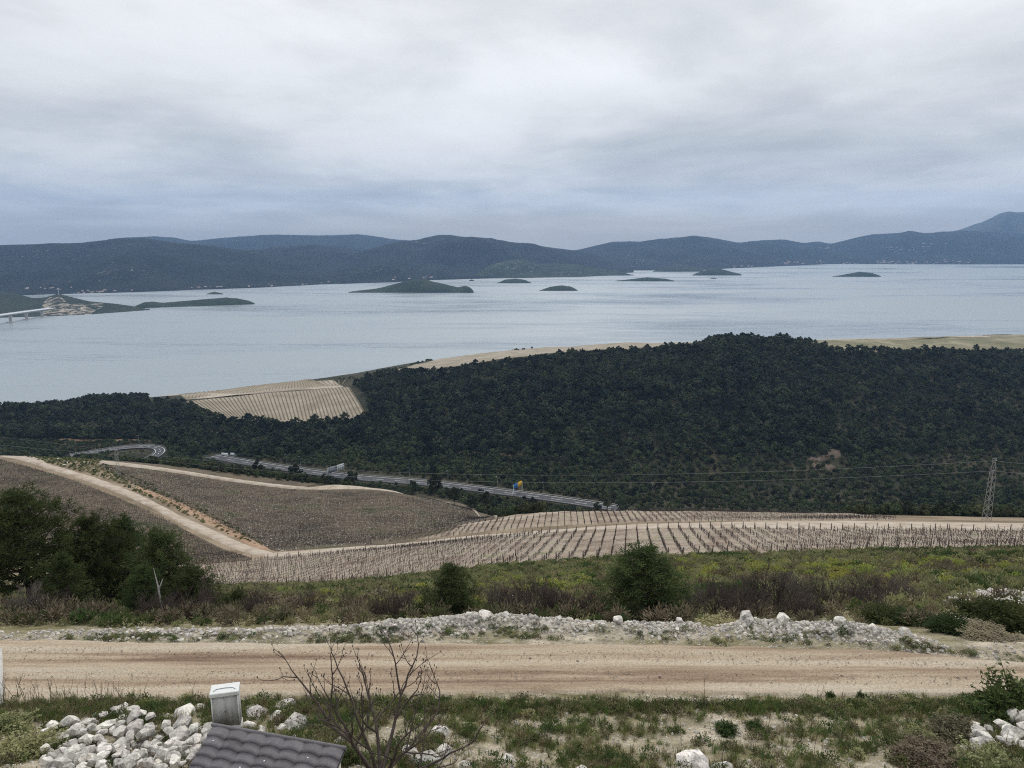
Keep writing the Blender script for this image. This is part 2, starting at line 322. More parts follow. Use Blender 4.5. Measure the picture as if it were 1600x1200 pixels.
def ground_mat():
    m = bpy.data.materials.new('ground_soil'); m.use_nodes = True; t = NT(m.node_tree)
    pos = t.n('ShaderNodeNewGeometry').outputs['Position']; a = t.n('ShaderNodeAttribute', attribute_name='tone').outputs['Color']
    f = t.ramp(t.noise(pos, 1.6, 8, .7), [(.3, (.6,)*3), (.5, (1.0,)*3), (.7, (1.35,)*3)])
    g = t.ramp(t.noise(pos, 12, 4, .7), [(.35, (.72,)*3), (.62, (1.25,)*3)])
    c = t.mixc(1, t.mixc(1, a, f, 'MULTIPLY'), g, 'MULTIPLY')
    bn = t.n('ShaderNodeBump', {'Height': t.noise(pos, 7, 6, .7), 'Strength': .8, 'Distance': .06})
    b = t.n('ShaderNodeBsdfPrincipled', {'Base Color': c, 'Roughness': .95, 'Specular IOR Level': .1, 'Normal': bn.outputs[0]})
    t.n('ShaderNodeOutputMaterial', {'Surface': b.outputs[0]}); return m

# ------------------------------------------------------------------ ground, sea
def lerp3(a, b, k): return np.array(a)[None, None]*(1-k[..., None])+np.array(b)[None, None]*k[..., None]
def bankf(X, Y): return fbm(X*.28, Y*.28, 3)*.9+fbm(X*1.3+Y*.8+4, Y*1.6, 4)*1.2+.44+.10*np.clip(X/14, -1, 1)
def build_ground():
    mb = MB(); mb.add(np.stack([GX, GY, GZ], -1).reshape(-1, 3), grid_faces(len(SL), len(YL)))
    o = mb.build('ground', ground_mat(), smooth=True); o['kind'] = 'structure'; o['label'] = 'dry stony hillside with low scrub falling towards the sea'
    k = np.clip(bankf(GX, GY)*.8, 0, 1); c = lerp3((.15, .135, .070), (.40, .345, .27), k)          # bank: weeds and bare gravel
    k2 = np.clip(fbm(GX*.08+5, GY*.08, 5)*1.6+.5, 0, 1); sl = lerp3((.16, .155, .075), (.27, .235, .15), k2)
    kk = np.clip((GY-32.6)/1.2, 0, 1)[..., None]; c = c*(1-kk)+sl*kk
    rb = np.exp(-((GY-yx)/1.1)**2)*np.clip(hx*2.2, 0, 1)*(GY < 60); rb = rb*np.clip(.75+fbm(GX*.5, GY*.5, 3), .2, 1); c = c*(1-rb[..., None])+np.array((.44, .405, .36))*rb[..., None]
    fl = lerp3((.16, .125, .085), (.26, .205, .145), k2); kk = np.clip((GY-108)/20, 0, 1)[..., None]; c = c*(1-kk)+fl*kk
    fo = lerp3((.026, .028, .016), (.055, .050, .030), np.clip(fbm(GX*.03, GY*.03, 5)*1.5+.4, 0, 1)); kk = np.clip((GY-365)/30, 0, 1)[..., None]; c = c*(1-kk)+fo*kk
    at = o.data.color_attributes.new('tone', 'FLOAT_COLOR', 'POINT')
    at.data.foreach_set('color', np.concatenate([c, np.ones(c.shape[:2]+(1,))], -1).reshape(-1).astype(np.float32))
build_ground()

def sea_mat():
    m = bpy.data.materials.new('sea_water'); m.use_nodes = True; t = NT(m.node_tree)
    pos = t.n('ShaderNodeNewGeometry').outputs['Position']
    st = t.n('ShaderNodeMapping', {'Vector': pos, 'Scale': (.45, 1.7, 1), 'Rotation': (0, 0, .12)}).outputs[0]
    big = t.noise(st, .0016, 5, .6, .6); mid = t.noise(st, .012, 4, .6); sm = t.noise(st, .09, 3, .6)
    rough = t.n('ShaderNodeMapRange', {0: t.math('ADD', t.math('MULTIPLY', big, .75), t.math('MULTIPLY', mid, .25)), 1: .38, 2: .62, 3: .08, 4: .52}).outputs[0]
    hgt = t.math('ADD', t.math('MULTIPLY', mid, 1.0), t.math('MULTIPLY', sm, .35))
    bn = t.n('ShaderNodeBump', {'Height': hgt, 'Strength': .6, 'Distance': 5.0})
    b = t.n('ShaderNodeBsdfPrincipled', {'Base Color': (.26, .30, .325, 1), 'Roughness': rough, 'IOR': 1.333, 'Normal': bn.outputs[0]})
    t.n('ShaderNodeOutputMaterial', {'Surface': b.outputs[0]}); return m
mb = MB(); mb.add([(-12400, -1800, 0), (12400, -1800, 0), (12400, 12900, 0), (-12400, 12900, 0)], [[0, 1, 2, 3]])
tag(mb.build('sea_water', sea_mat()), 'pale grey blue sea channel dotted with wooded islets', kind='structure')

# ------------------------------------------------------------------ far hills and islands
def hill_mat(name, c0, c1, rock, amt, sc=1.0):
    m = bpy.data.materials.new(name); m.use_nodes = True; t = NT(m.node_tree)
    pos = t.n('ShaderNodeNewGeometry').outputs['Position']
    c = t.ramp(t.noise(pos, .004*sc, 8, .65), [(.32, c0), (.68, c1)])
    f = t.ramp(t.noise(pos, .05*sc, 4, .7), [(.3, (.72,)*3), (.7, (1.3,)*3)]); c = t.mixc(1, c, f, 'MULTIPLY')
    patch = t.math('MULTIPLY', t.ramp(t.noise(pos, .0022*sc, 3, .5), [(.56, (0,)*3), (.70, (1,)*3)]), t.ramp(t.noise(pos, .03*sc, 5, .75), [(.60-amt, (0,)*3), (.66-amt, (1,)*3)]))
    at = t.n('ShaderNodeAttribute', attribute_name='bare').outputs['Fac']
    q = t.n('ShaderNodeMapRange', {0: t.math('ADD', t.noise(pos, .035, 6, .75), t.math('MULTIPLY', at, .20)), 1: .68, 2: .78}).outputs[0]; q = t.math('MULTIPLY', q, t.math('GREATER_THAN', at, .05))
    c = t.mixc(t.math('MAXIMUM', patch, q), c, rock)
    bn = t.n('ShaderNodeBump', {'Height': t.noise(pos, .06*sc, 5, .7), 'Strength': .9, 'Distance': 8/sc})
    b = t.n('ShaderNodeBsdfPrincipled', {'Base Color': c, 'Roughness': .95, 'Specular IOR Level': .05, 'Normal': bn.outputs[0]})
    t.n('ShaderNodeOutputMaterial', {'Surface': b.outputs[0]}); return m
M['hill'] = hill_mat('hill_maquis', (.008, .011, .012), (.024, .027, .025), (.36, .34, .31, 1), .0)
M['mount'] = hill_mat('mountain_maquis', (.045, .052, .042), (.085, .085, .072), (.34, .33, .31, 1), .07, .7)
M['isle'] = hill_mat('islet_wood', (.018, .028, .018), (.042, .055, .030), (.30, .29, .26, 1), -.04, 3)
M['head'] = hill_mat('headland_scrub', (.022, .032, .022), (.048, .056, .036), (.42, .365, .305, 1), -.02, 2)
HILLS = {}
def ridge(name, crest, shore, depth, label, material, rough=.14, nu=260, nv=34, bare=None, seed=0, back=.6, bamt=1.0):
    crest = np.array(crest, float); shore = np.array(shore, float)
    px = np.linspace(crest[0, 0], crest[-1, 0], nu); cy = np.interp(px, crest[:, 0], crest[:, 1]); cy = np.convolve(np.pad(cy, 2, 'edge'), np.ones(5)/5, 'valid')
    sy = np.interp(px, shore[:, 0], shore[:, 1]); ys = CAMH/tdep(sy); yc = ys+np.interp(px, np.linspace(px[0], px[-1], np.size(depth)) if np.size(depth) > 1 else [px[0]], np.atleast_1d(depth))
    hc = np.maximum(CAMH-yc*tdep(cy), 2); s = slat(px, cy)
    t = np.r_[np.linspace(0, 1, nv), 1+np.linspace(0, 1, 9)[1:]]
    tt = np.minimum(t, 1); sh = .55*tt+.45*tt*tt*(3-2*tt); bk = np.clip(t-1, 0, 1); sh = np.where(t > 1, 1-bk**1.5, sh)
    Y = ys[:, None]+(yc-ys)[:, None]*np.where(t > 1, 1+bk*back, t)[None]; X = s[:, None]*Y
    Z = hc[:, None]*sh[None]
    wv = (yc-ys).mean()/3.2; nz = fbm(X/wv+seed*7.7, Y/wv+seed*3.1, 6)
    Z = Z+hc[:, None]*rough*2.9*nz*(np.sin(np.clip(t, 0, 1)*math.pi)**.8)[None]
    Z = Z+hc[:, None]*.018*fbm(X/60+seed, Y/60, 3)*(t > .05)
    Z[:, 0] = -4; Z[:, -1] = -4; Z[:, 1:-1] = np.maximum(Z[:, 1:-1], .6)
    mb = MB(); mb.add(np.stack([X, Y, Z], -1).reshape(-1, 3), grid_faces(nu, len(t)))
    o = mb.build(name, material, smooth=True); o['kind'] = 'structure'; o['label'] = label
    at = o.data.attributes.new('bare', 'FLOAT', 'POINT')
    if bare is not None:
        qx, qy = project(X, Y, Z); at.data.foreach_set('value', np.max([inpoly(qx, qy, b) for b in bare], axis=0).astype(np.float32).ravel()*bamt)
    vis = slice(0, nv); qx, qy = project(X[:, vis], Y[:, vis], Z[:, vis])
    HILLS[label] = (qx.ravel(), qy.ravel(), np.stack([X[:, vis], Y[:, vis], Z[:, vis]], -1).reshape(-1, 3)); return o
def on_hill(label, px, py):
    qx, qy, Q = HILLS[label]; return Q[np.argmin((qx-px)**2+(2*(qy-py))**2)]

H_MT = 'high bare mountain rising behind the ridge above the villages'
ridge('mountain', [(1380, 385), (1440, 373), (1500, 360), (1530, 350), (1560, 337), (1575, 333), (1600, 331), (1650, 328), (1750, 335), (1900, 352)], [(1380, 404), (1900, 404)], 2500, H_MT, M['mount'], .2, seed=1, back=.4)
H_FAR = 'long level blue ridge behind the nearer wooded hills'
ridge('hills', [(120, 388), (190, 371.5), (240, 369), (270, 371), (300, 376.5), (350, 371.5), (420, 366.5), (500, 368), (560, 366), (590, 369.5), (615, 374), (680, 378), (760, 390)], [(120, 418), (760, 415)], 2300, H_FAR, M['hill'], .12, seed=2)
H_MID = 'low rounded wooded rise in front of the level blue ridge'
ridge('hills', [(330, 398), (380, 392), (430, 386), (490, 382), (530, 386), (580, 394), (640, 408), (700, 424)], [(330, 440), (500, 436), (700, 430)], 1300, H_MID, M['hill'], .12, seed=3)
H_R = 'ridge of wooded hills with a village on its slope and houses along its shore'
ridge('hills', [(840, 400), (905, 390), (935, 383), (960, 378), (1000, 378), (1050, 373), (1085, 368.5), (1110, 371), (1155, 379.5), (1175, 376.5), (1200, 375), (1225, 374), (1255, 380), (1278, 377), (1298, 381), (1340, 371), (1370, 368), (1400, 366), (1422, 361.5), (1450, 366), (1500, 360), (1540, 362), (1600, 366), (1700, 370), (1900, 376)],
      [(840, 426), (985, 423), (1080, 423), (1140, 420), (1200, 417), (1250, 415), (1300, 413), (1600, 413), (1900, 414)], 2300, H_R, M['hill'], .16, nu=420, seed=4)
H_C = 'broad wooded hill with pale rock patches and masts on its summit'
ridge('hills', [(500, 410), (540, 398), (570, 391), (620, 378), (655, 374), (680, 368), (700, 367), (745, 372), (770, 373), (800, 380), (830, 382), (860, 387), (905, 392), (950, 402), (990, 425)],
      [(500, 445), (620, 441), (670, 438), (740, 436), (820, 434), (930, 430), (990, 426)], 1500, H_C, M['hill'], .16, nu=320, seed=5)
H_L = 'dark wooded hill across the strait with hamlets along its shore'
ridge('hills', [(-420, 392), (-200, 388), (0, 383), (60, 381), (130, 379), (190, 372), (230, 373), (280, 380), (330, 385), (400, 392), (480, 401), (560, 416), (610, 428), (650, 438)],
      [(-420, 466), (-100, 463), (40, 462), (140, 459), (200, 457), (260, 455), (300, 453), (340, 452), (400, 450), (500, 445), (620, 441), (650, 440)], 1500, H_L, M['hill'], .15, nu=420, seed=6)
H_P = 'rocky headland speckled with white limestone below the broad hill'
ridge('hills', [(735, 434), (755, 420), (775, 411), (800, 406), (815, 404.5), (840, 412), (870, 412), (900, 413), (940, 420), (975, 426), (990, 430)],
      [(735, 435.5), (820, 434.5), (900, 433), (950, 431), (990, 430.5)], [60, 300, 420, 380, 240, 60], H_P, M['head'], .1, seed=7, bamt=.5, bare=[[(760, 415), (815, 405), (835, 418), (835, 430), (790, 430)], [(865, 425), (945, 420), (945, 430), (865, 431)]])
H_Q = 'headland with terraced pale quarry where the bridge lands'
ridge('hills', [(-160, 448), (0, 455), (25, 459), (50, 466), (70, 465), (92, 458.5), (105, 462.5), (140, 471), (180, 474.5), (205, 478), (222, 481), (234, 484)],
      [(-160, 503), (0, 497), (30, 496), (65, 495), (140, 491.5), (200, 487), (234, 484.5)], [700, 600, 520, 420, 300, 150, 20], H_Q, M['head'], .10, nu=300, seed=8,
      bare=[[(66, 474), (78, 464), (95, 463), (105, 472), (125, 474), (165, 474), (160, 480), (145, 488), (142, 492), (66, 496)]])
def island(top, base, depth, label, material=None, seed=0):
    top = np.array(top, float); nu, nv = 90, 25
    px = np.linspace(top[0, 0], top[-1, 0], nu); ty = np.interp(px, top[:, 0], top[:, 1]); ty = np.convolve(np.pad(ty, 1, 'edge'), np.ones(3)/3, 'valid')
    b = np.interp(px, [px[0], px[-1]], base) if np.size(base) > 1 else np.full(nu, float(base))
    u = np.linspace(0, 1, nu); D = depth*np.sqrt(np.sin(np.clip(u, .02, .98)*math.pi)); yc = CAMH/tdep(b)+D
    t = np.linspace(-1, 1, nv); Y = yc[:, None]+D[:, None]*t[None]; X = slat(px, ty)[:, None]*Y
    hc = np.maximum(CAMH-yc*tdep(ty), 1.0)
    Z = hc[:, None]*np.cos(t*math.pi/2)[None]**.75; Z = Z*(1+.12*fbm(X/45+seed, Y/45, 4))+np.where(np.abs(t) < .9, 1, 0)[None]*2.2*np.abs(fbm(X/11+seed, Y/11, 2))*np.minimum(1, hc/12)[:, None]
    Z[:, 0] = Z[:, -1] = -2; Z[0] = Z[-1] = -2
    mb = MB(); mb.add(np.stack([X, Y, Z], -1).reshape(-1, 3), grid_faces(nu, nv)); o = mb.build('island', material or M['isle'], smooth=True)
    o.data.attributes.new('bare', 'FLOAT', 'POINT'); o['kind'] = 'structure'; o['label'] = label
island([(205, 482), (225, 472.5), (240, 472), (255, 474.5), (290, 471.5), (330, 467.5), (352, 465), (372, 467), (390, 470.5), (399, 474.5)], [482, 475.5], 110, 'long low wooded spit ending in a point beyond the quarry', seed=1)
island([(543, 458.5), (560, 454.5), (590, 451.5), (620, 443), (640, 438.5), (662, 437), (690, 443.5), (715, 449), (727, 447), (735, 449.5), (741, 455.5)], 457.5, 130, 'largest dark islet with a pointed hump and long tail', seed=2)
island([(776, 442.5), (790, 437), (805, 435.5), (820, 437.5), (831, 442)], 442.5, 90, 'dark rounded islet just off the white speckled headland', seed=3)
island([(842, 454.5), (860, 448), (878, 446), (892, 448), (903, 453.5)], 454.5, 70, 'small domed islet alone in mid channel', seed=4)
island([(960, 439), (985, 436.5), (1012, 433.5), (1040, 435.5), (1055, 439)], 439.5, 80, 'long flat green islet', seed=5)
island([(1020, 424), (1040, 418), (1065, 413.5), (1085, 417), (1100, 422)], 424.5, 160, 'wooded islet close against the shore of the ridge', seed=6)
island([(1081, 430), (1095, 424), (1118, 418.5), (1135, 423), (1159, 428.5)], 430.5, 120, 'rounded islet with a pale top and a skerry before it', seed=7)
island([(1108, 435.6), (1115, 434.2), (1122, 435.6)], 435.8, 14, 'tiny bare skerry in front of the rounded islet', M['head'], seed=8)
island([(1300, 432), (1318, 429.5), (1342, 424.5), (1362, 426.5), (1377, 431.5)], 432.5, 70, 'islet with a low rocky tail off the village shore', seed=9)
island([(732, 439), (737, 436.5), (742, 439)], 439.3, 25, 'tiny dark islet between the largest islet and the hill', seed=10)
island([(322, 459.5), (335, 456), (349, 459)], 460, 40, 'small islet off the hamlet shore behind the spit', seed=11)

# houses of the far villages
hm = MB(); hm.box((0, 0, 3.2), (11, 9, 6.4)); hm.add([[-5.8, -4.8, 6.4], [5.8, -4.8, 6.4], [5.8, 4.8, 6.4], [-5.8, 4.8, 6.4], [-5.8, 0, 9], [5.8, 0, 9]], [[0, 1, 5, 4], [2, 3, 4, 5]], 1).add([[-5.8, -4.8, 6.4], [-5.8, 4.8, 6.4], [-5.8, 0, 9], [5.8, -4.8, 6.4], [5.8, 4.8, 6.4], [5.8, 0, 9]], [[1, 0, 2], [3, 4, 5]], 0)
hproto = hm.build('house', [M['wall'], M['rooft']], link=False)
def village(hl, boxes, label, group):
    for (x0, x1, y0, y1, n) in boxes:
        for _ in range(n):
            p = on_hill(hl, random.uniform(x0, x1), random.uniform(y0, y1)); k = random.uniform(.7, 1.35)*(.55 if hl == H_L else .8)
            o = shared('house', hproto.data, None); o.location = p+np.array((random.uniform(-12, 12), random.uniform(-12, 12), -1.2)); o.rotation_euler = (0, 0, random.uniform(-.5, .5)); o.scale = (k*random.uniform(.9, 1.8), k, k)
            tag(o, label, 'house', group)
village(H_R, [(1225, 1258, 409, 413.5, 16), (1275, 1292, 408, 413, 5), (1310, 1350, 411, 413, 6), (1370, 1395, 407, 412, 20), (1395, 1470, 409.5, 412.5, 18), (1475, 1520, 407, 412, 14)], 'small white house on the shore below the ridge', 'shore village houses')
village(H_R, [(1385, 1450, 385, 394, 22), (1440, 1480, 379, 386, 10), (1250, 1300, 386, 390, 6)], 'small pale house in the village high on the ridge slope', 'hillside village houses')
village(H_L, [(120, 210, 453.5, 458, 18), (25, 120, 448, 453, 10), (300, 400, 447.5, 451, 14), (400, 500, 444, 449, 10), (500, 590, 441, 445, 8)], 'tiny pale house in a hamlet along the shore of the dark wooded hill', 'hamlet houses')
village(H_C, [(610, 640, 434, 441, 6), (660, 680, 434, 437, 4)], 'tiny pale house on the shore of the broad rocky hill', 'houses below the broad hill')
village(H_R, [(1140, 1185, 415, 418, 8)], 'tiny white house on the shore beside the pale topped islet', 'houses by the pale topped islet')

# bridge
def bridge():
    P3 = [np.array([slat(x, y)*CAMH/tdep(y), CAMH/tdep(y), 0]) for x, y in ((17, 504), (42, 499.5), (66, 495))]
    d = (P3[2]-P3[0])/2; root = empty('bridge', tuple(P3[0])); tag(root, 'long white road bridge on slender piers reaching the quarry headland', 'bridge')
    L = lambda v: np.array(v)-P3[0]
    z = [CAMH-p[1]*tdep(y) for p, y in zip(P3, (490, 486.6, 483.4))]
    ends = [P3[0]-d*2.2, P3[0], P3[1], P3[2], P3[2]+d*.75]; zz = [z[0]*2.2-1.2*z[1]-(z[1]-z[0])*1.0, z[0], z[1], z[2], z[2]+(z[2]-z[1])*.7]
    q = np.array([[e[0], e[1], h] for e, h in zip(ends, zz)])-P3[0]; n = np.array([-d[1], d[0], 0]); n /= np.linalg.norm(n)
    def strip(name, w, t0, t1, off=0, m=M['signwhite']):
        V = np.concatenate([np.stack([p+n*(off-w/2)+[0, 0, t0], p+n*(off+w/2)+[0, 0, t0], p+n*(off+w/2)+[0, 0, t1], p+n*(off-w/2)+[0, 0, t1]]) for p in q])
        fs = [[4*i+a, 4*i+b, 4*i+4+b, 4*i+4+a] for i in range(len(q)-1) for a, b in ((0, 1), (1, 2), (2, 3), (3, 0))]
        return MB().add(V, fs).build(name, m, root)
    strip('deck', 22, -1.0, 0); strip('girder', 9, -5.0, -1.02, m=M['concrete']); strip('parapet', .5, 0.01, 1.3, 10.5); strip('parapet', .5, 0.01, 1.3, -10.5)
    rz = math.atan2(d[1], d[0])
    for p, h in zip(P3, z):
        g = MB(); p = L(p); top = h-5.0
        g.add(np.concatenate([np.array([[-2.2*k, -4.5*k, zz_], [2.2*k, -4.5*k, zz_], [2.2*k, 4.5*k, zz_], [-2.2*k, 4.5*k, zz_]]) for zz_, k in ((2, .8), (top*.6, .8), (top, 1.25))])@rz_m(rz).T+[p[0], p[1], 0],
              [[4*i+a, 4*i+(a+1) % 4, 4*i+4+(a+1) % 4, 4*i+4+a] for i in range(2) for a in range(4)])
        o = g.build('pier', M['concrete'], root); MB().box((p[0], p[1], .6), (15, 18, 3.4), rz).build('pile_cap', M['concrete'], o)
bridge()
def mast(px, py, hl, h, label):
    p = on_hill(hl, px, py); r = empty('mast', tuple(p)); tag(r, label, 'mast')
    MB().tube([(0, 0, -3), (0, 0, h)], [1.1, .5], 4).build('pole', M['signwhite'], r); MB().box((0, 0, h*.8), (2.6, 2.6, 3)).build('antenna', M['signwhite'], r)
mast(92, 460, H_Q, 26, 'white mast on top of the quarry hill')
mast(681, 369.5, H_C, 32, 'thin mast on the summit of the broad rocky hill')

# ------------------------------------------------------------------ draped sheets: road, tracks, fields
def sheet(name, near, far, nu, nv, m, off, label, ymin=9, rut=0.0, wob=0.0):
    A = resample(smooth([hit(x, y, ymin) for x, y in near], 1), nu); B = resample(smooth([hit(x, y, ymin) for x, y in far], 1), nu)
    if wob:
        for E, sgn in ((A, 1), (B, 2)): E[:, 1] += wob*fbm(E[:, 0]*.7+sgn*31, E[:, 0]*0+sgn, 4)
    t = np.linspace(0, 1, nv)[None, :, None]; Q = A[:, None, :2]*(1-t)+B[:, None, :2]*t
    ev = np.ones((nu, nv))*off; ev[:, 0] = ev[:, -1] = -.4*off; ev[0] = ev[-1] = -.4*off
    Z = gz(Q[..., 0], Q[..., 1])+ev
    if rut: Z = Z+rut*np.sin(t[..., 0]*2*math.pi*2.5)+rut*fbm(Q[..., 0]*.35, Q[..., 1]*2.2, 4)
    mb = MB(); mb.add(np.dstack([Q, Z]).reshape(-1, 3), grid_faces(nu, nv)); return tag(mb.build(name, m, smooth=True), label, kind='structure')
sheet('gravel_road', [(-330, 1108), (-40, 1104), (0, 1101), (100, 1097), (300, 1090), (500, 1086), (700, 1085), (900, 1083), (1100, 1086), (1300, 1088), (1450, 1088), (1550, 1085), (1900, 1085)],
      [(-330, 1002), (0, 1001), (200, 1004), (400, 1006), (600, 1006), (800, 1008), (1000, 1008), (1200, 1013), (1400, 1020), (1500, 1026), (1600, 1036), (1900, 1048)], 520, 44, M['gravel'], .06, 'wide rutted gravel road crossing below the bank', rut=.04, wob=.22)
V1_near = [(200, 926), (330, 920), (400, 917), (500, 913), (600, 905), (700, 894), (800, 883), (900, 876), (1000, 871), (1100, 868), (1200, 866), (1400, 861), (1600, 857), (1800, 854)]
V1_far = [(300, 882), (420, 872), (500, 866), (560, 861), (640, 853), (700, 847), (800, 838), (900, 831), (1000, 827), (1100, 825), (1200, 826), (1400, 828), (1600, 830), (1800, 831)]
T1_far = [(425, 864), (500, 859), (600, 850), (700, 841), (800, 832), (900, 825), (1000, 820), (1100, 818), (1200, 817), (1300, 814), (1450, 817), (1600, 819), (1800, 820)]
V2_near = [(590, 850), (640, 845), (700, 838), (800, 828), (900, 821), (1000, 816), (1100, 814.5), (1200, 813.5), (1300, 813), (1390, 813)]
V2_far = [(560, 856), (640, 836), (700, 826), (780, 813), (850, 806), (930, 799), (1000, 797), (1200, 800), (1330, 805), (1400, 811)]
V3_near = [(432, 864), (500, 857), (560, 853), (640, 836), (700, 826), (780, 811)]
V3_far = [(152, 719), (200, 724), (300, 738), (400, 752), (540, 764), (650, 773), (720, 786), (778, 808)]
T2_up = [(-160, 672), (0, 708), (60, 722), (120, 738), (180, 757), (250, 788), (320, 822), (380, 850), (432, 866)]
T2_lo = [(-160, 682), (0, 717), (60, 732), (120, 750), (180, 772), (250, 803), (310, 835), (370, 863), (425, 874)]
sheet('vineyard_soil', V1_near, V1_far, 300, 40, M['soil'], .16, 'stony tan soil of the near vineyard')
sheet('vineyard_soil', V2_near, V2_far, 160, 30, M['soil'], .26, 'stony soil of the narrow vineyard below the track', ymin=180)
sheet('vineyard_soil', [(432, 862), (330, 812), (250, 775), (190, 745), (160, 728), (152, 722)], [(780, 810), (755, 798), (720, 786), (650, 773), (540, 764), (152, 719)], 120, 120, M['soil2'], .34, 'dark soil of the large vineyard on the spur', ymin=150)
sheet('vineyard_soil', [(-160, 820), (0, 850), (100, 868), (200, 880), (300, 884), (395, 876)], [(-160, 684), (0, 719), (60, 734), (120, 752), (250, 805), (395, 872)], 120, 90, M['soil2'], .30, 'dark soil of the vineyard below the sloping track', ymin=120)
sheet('gravel_track', V1_far[1:], T1_far, 260, 8, M['track'], .30, 'pale gravel track along the top of the near vineyard', wob=.5, ymin=100)
sheet('gravel_track', [(x, y-3.2) for x, y in T2_lo], T2_up, 220, 8, M['track'], .55, 'pale gravel track sloping down between the two dark vineyards', wob=.6, ymin=120)
sheet('earth_track', [(208, 764), (290, 799), (350, 831), (408, 862)], [(215, 759), (300, 791), (360, 821), (424, 858)], 90, 5, M['redtrack'], .50, 'strip of reddish bare earth beside the sloping track', wob=.5, ymin=120)
sheet('gravel_track', [(x, y+7.0) for x, y in V3_far], [(x, y+1.5) for x, y in V3_far], 160, 5, M['track'], .95, 'thin pale track round the far edge of the large vineyard', wob=.3, ymin=150)
sheet('gravel_track', [(700, 828), (780, 815), (850, 808), (930, 801), (1000, 799), (1200, 802), (1340, 807), (1400, 812)], [(700, 825), (780, 812), (850, 805), (930, 798), (1000, 796), (1200, 799), (1340, 804), (1400, 810)], 120, 4, M['track'], .40, 'thin pale track beyond the narrow vineyard', ymin=180)
sheet('field_soil', [(335, 653), (420, 659), (480, 660), (540, 657), (573, 650)], [(288, 628), (340, 622), (400, 616), (470, 610), (545, 605)], 60, 30, M['soil3'], .9, 'tan soil of the striped vineyard among the dark pines', ymin=500)
sheet('field_soil', [(288, 626), (340, 620), (400, 614), (470, 608), (535, 603)], [(258, 607), (320, 602), (400, 598), (470, 596), (524, 594)], 60, 20, M['soil3'], 1.0, 'grey tan soil of the upper striped vineyard by the sea', ymin=500)
sheet('gravel_track', [(228, 627), (262, 626), (290, 627.5), (340, 621.5), (400, 615.5), (470, 609.5), (540, 605)], [(232, 618), (262, 620), (288, 625.5), (340, 619.5), (400, 613.5), (470, 607.5), (538, 602.5)], 60, 3, M['track'], 1.6, 'pale path between the two striped far vineyards', ymin=500)
sheet('field_soil', [(610, 582), (680, 578), (740, 570), (810, 561), (880, 553), (960, 549), (1030, 545), (1110, 538)], [(640, 572), (680, 566), (740, 553.5), (810, 546.5), (880, 540.5), (960, 534.5), (1030, 531), (1110, 527.5)], 120, 20, M['soil3'], 1.2, 'pale bare field behind the pine hill above the sea', ymin=700)
sheet('field_soil', [(1240, 545), (1330, 549), (1400, 552), (1500, 552), (1600, 550), (1850, 548)], [(1250, 532), (1330, 531), (1400, 529.5), (1500, 526.5), (1600, 523), (1850, 519)], 120, 20, M['field_green'], 1.2, 'grassy strip behind the pine hill above the sea', ymin=700)
sheet('gravel_track', [(1270, 533.5), (1400, 532), (1500, 529.7), (1600, 527), (1850, 523.5)], [(1270, 532.8), (1400, 530.8), (1500, 528.2), (1600, 525.3), (1850, 522)], 60, 3, M['track'], 2.0, 'pale track along the grassy strip', ymin=700)
sheet('forest_path', [(90, 688.5), (160, 689.5), (235, 689.5)], [(90, 686.5), (160, 687.3), (235, 688)], 40, 3, M['redtrack'], 1.2, 'thin path under the pines behind the road bend', ymin=500)
sheet('forest_path', [(435, 701.5), (520, 704), (600, 708), (700, 709.5), (800, 713)], [(435, 699), (520, 702), (600, 705.8), (700, 707), (800, 711)], 60, 3, M['redtrack'], 1.4, 'thin path between the scrub and the pine slope', ymin=500)
for nr_, fr_, lab_ in (([(1261, 719), (1280, 721), (1298, 719)], [(1264, 715), (1280, 715.5), (1295, 716)], 'upper bare step of the earth cut in the wooded slope'), ([(1263, 733), (1285, 736), (1308, 731)], [(1266, 725), (1285, 726), (1302, 727)], 'lower bare step of the earth cut in the wooded slope'), ([(1284, 716), (1300, 718), (1316, 716)], [(1282, 703), (1298, 701), (1313, 704)], 'bare scar at the top of the earth cut in the wooded slope')): sheet('earth_cut', nr_, fr_, 20, 10, M['cut'], .8, lab_, ymin=430, wob=4.0)

def offline(line, off):
    d = np.gradient(line[:, :2], axis=0); d /= np.linalg.norm(d, axis=1)[:, None]; q = line.copy(); q[:, 0] += -d[:, 1]*off; q[:, 1] += d[:, 0]*off; return q
def ribbon(name, line, o0, o1, dz, m, parent=None, thick=0.0):
    a, b = offline(line, o0), offline(line, o1); a = a.copy(); b = b.copy(); a[:, 2] += dz; b[:, 2] += dz; n = len(a); mb = MB()
    mb.add(np.stack([a, b], 1).reshape(-1, 3), grid_faces(n, 2))
    if thick:
        for e in (a, b): f = e.copy(); f[:, 2] -= thick; mb.add(np.stack([e, f], 1).reshape(-1, 3), grid_faces(n, 2))
    return mb.build(name, m, parent)
def road(line, half, label, rails):
    o = ribbon('road', line, -half, half, 0, M['asphalt'], thick=.5); tag(o, label, kind='structure')
    for s in (-1, 1): ribbon('edge_line', line, s*(half-.7), s*(half-.35), .03, M['paint'], o)
    for k in range(0, len(line)-3, 4): ribbon('centre_dash', line[k:k+3], -.14, .14, .03, M['paint'], o)
    for s in rails:
        r = empty('guardrail', (0, 0, 0)); e = offline(line, s*(half+.6)); tag(r, 'steel guardrail on the %s edge of the %s' % ('hill side' if s > 0 else 'vineyard side', 'highway' if half > 5 else 'road bend'), 'guardrail')
        ribbon('rail', line, s*(half+.5), s*(half+.62), .85, M['steel'], r, thick=.45)
        pm = MB().box((0, 0, .3), (.15, .15, 1.1)).build('post', M['steel'], r); pm.location = e[0]
        for p in e[3::3]: shared('post', pm.data, r).location = p
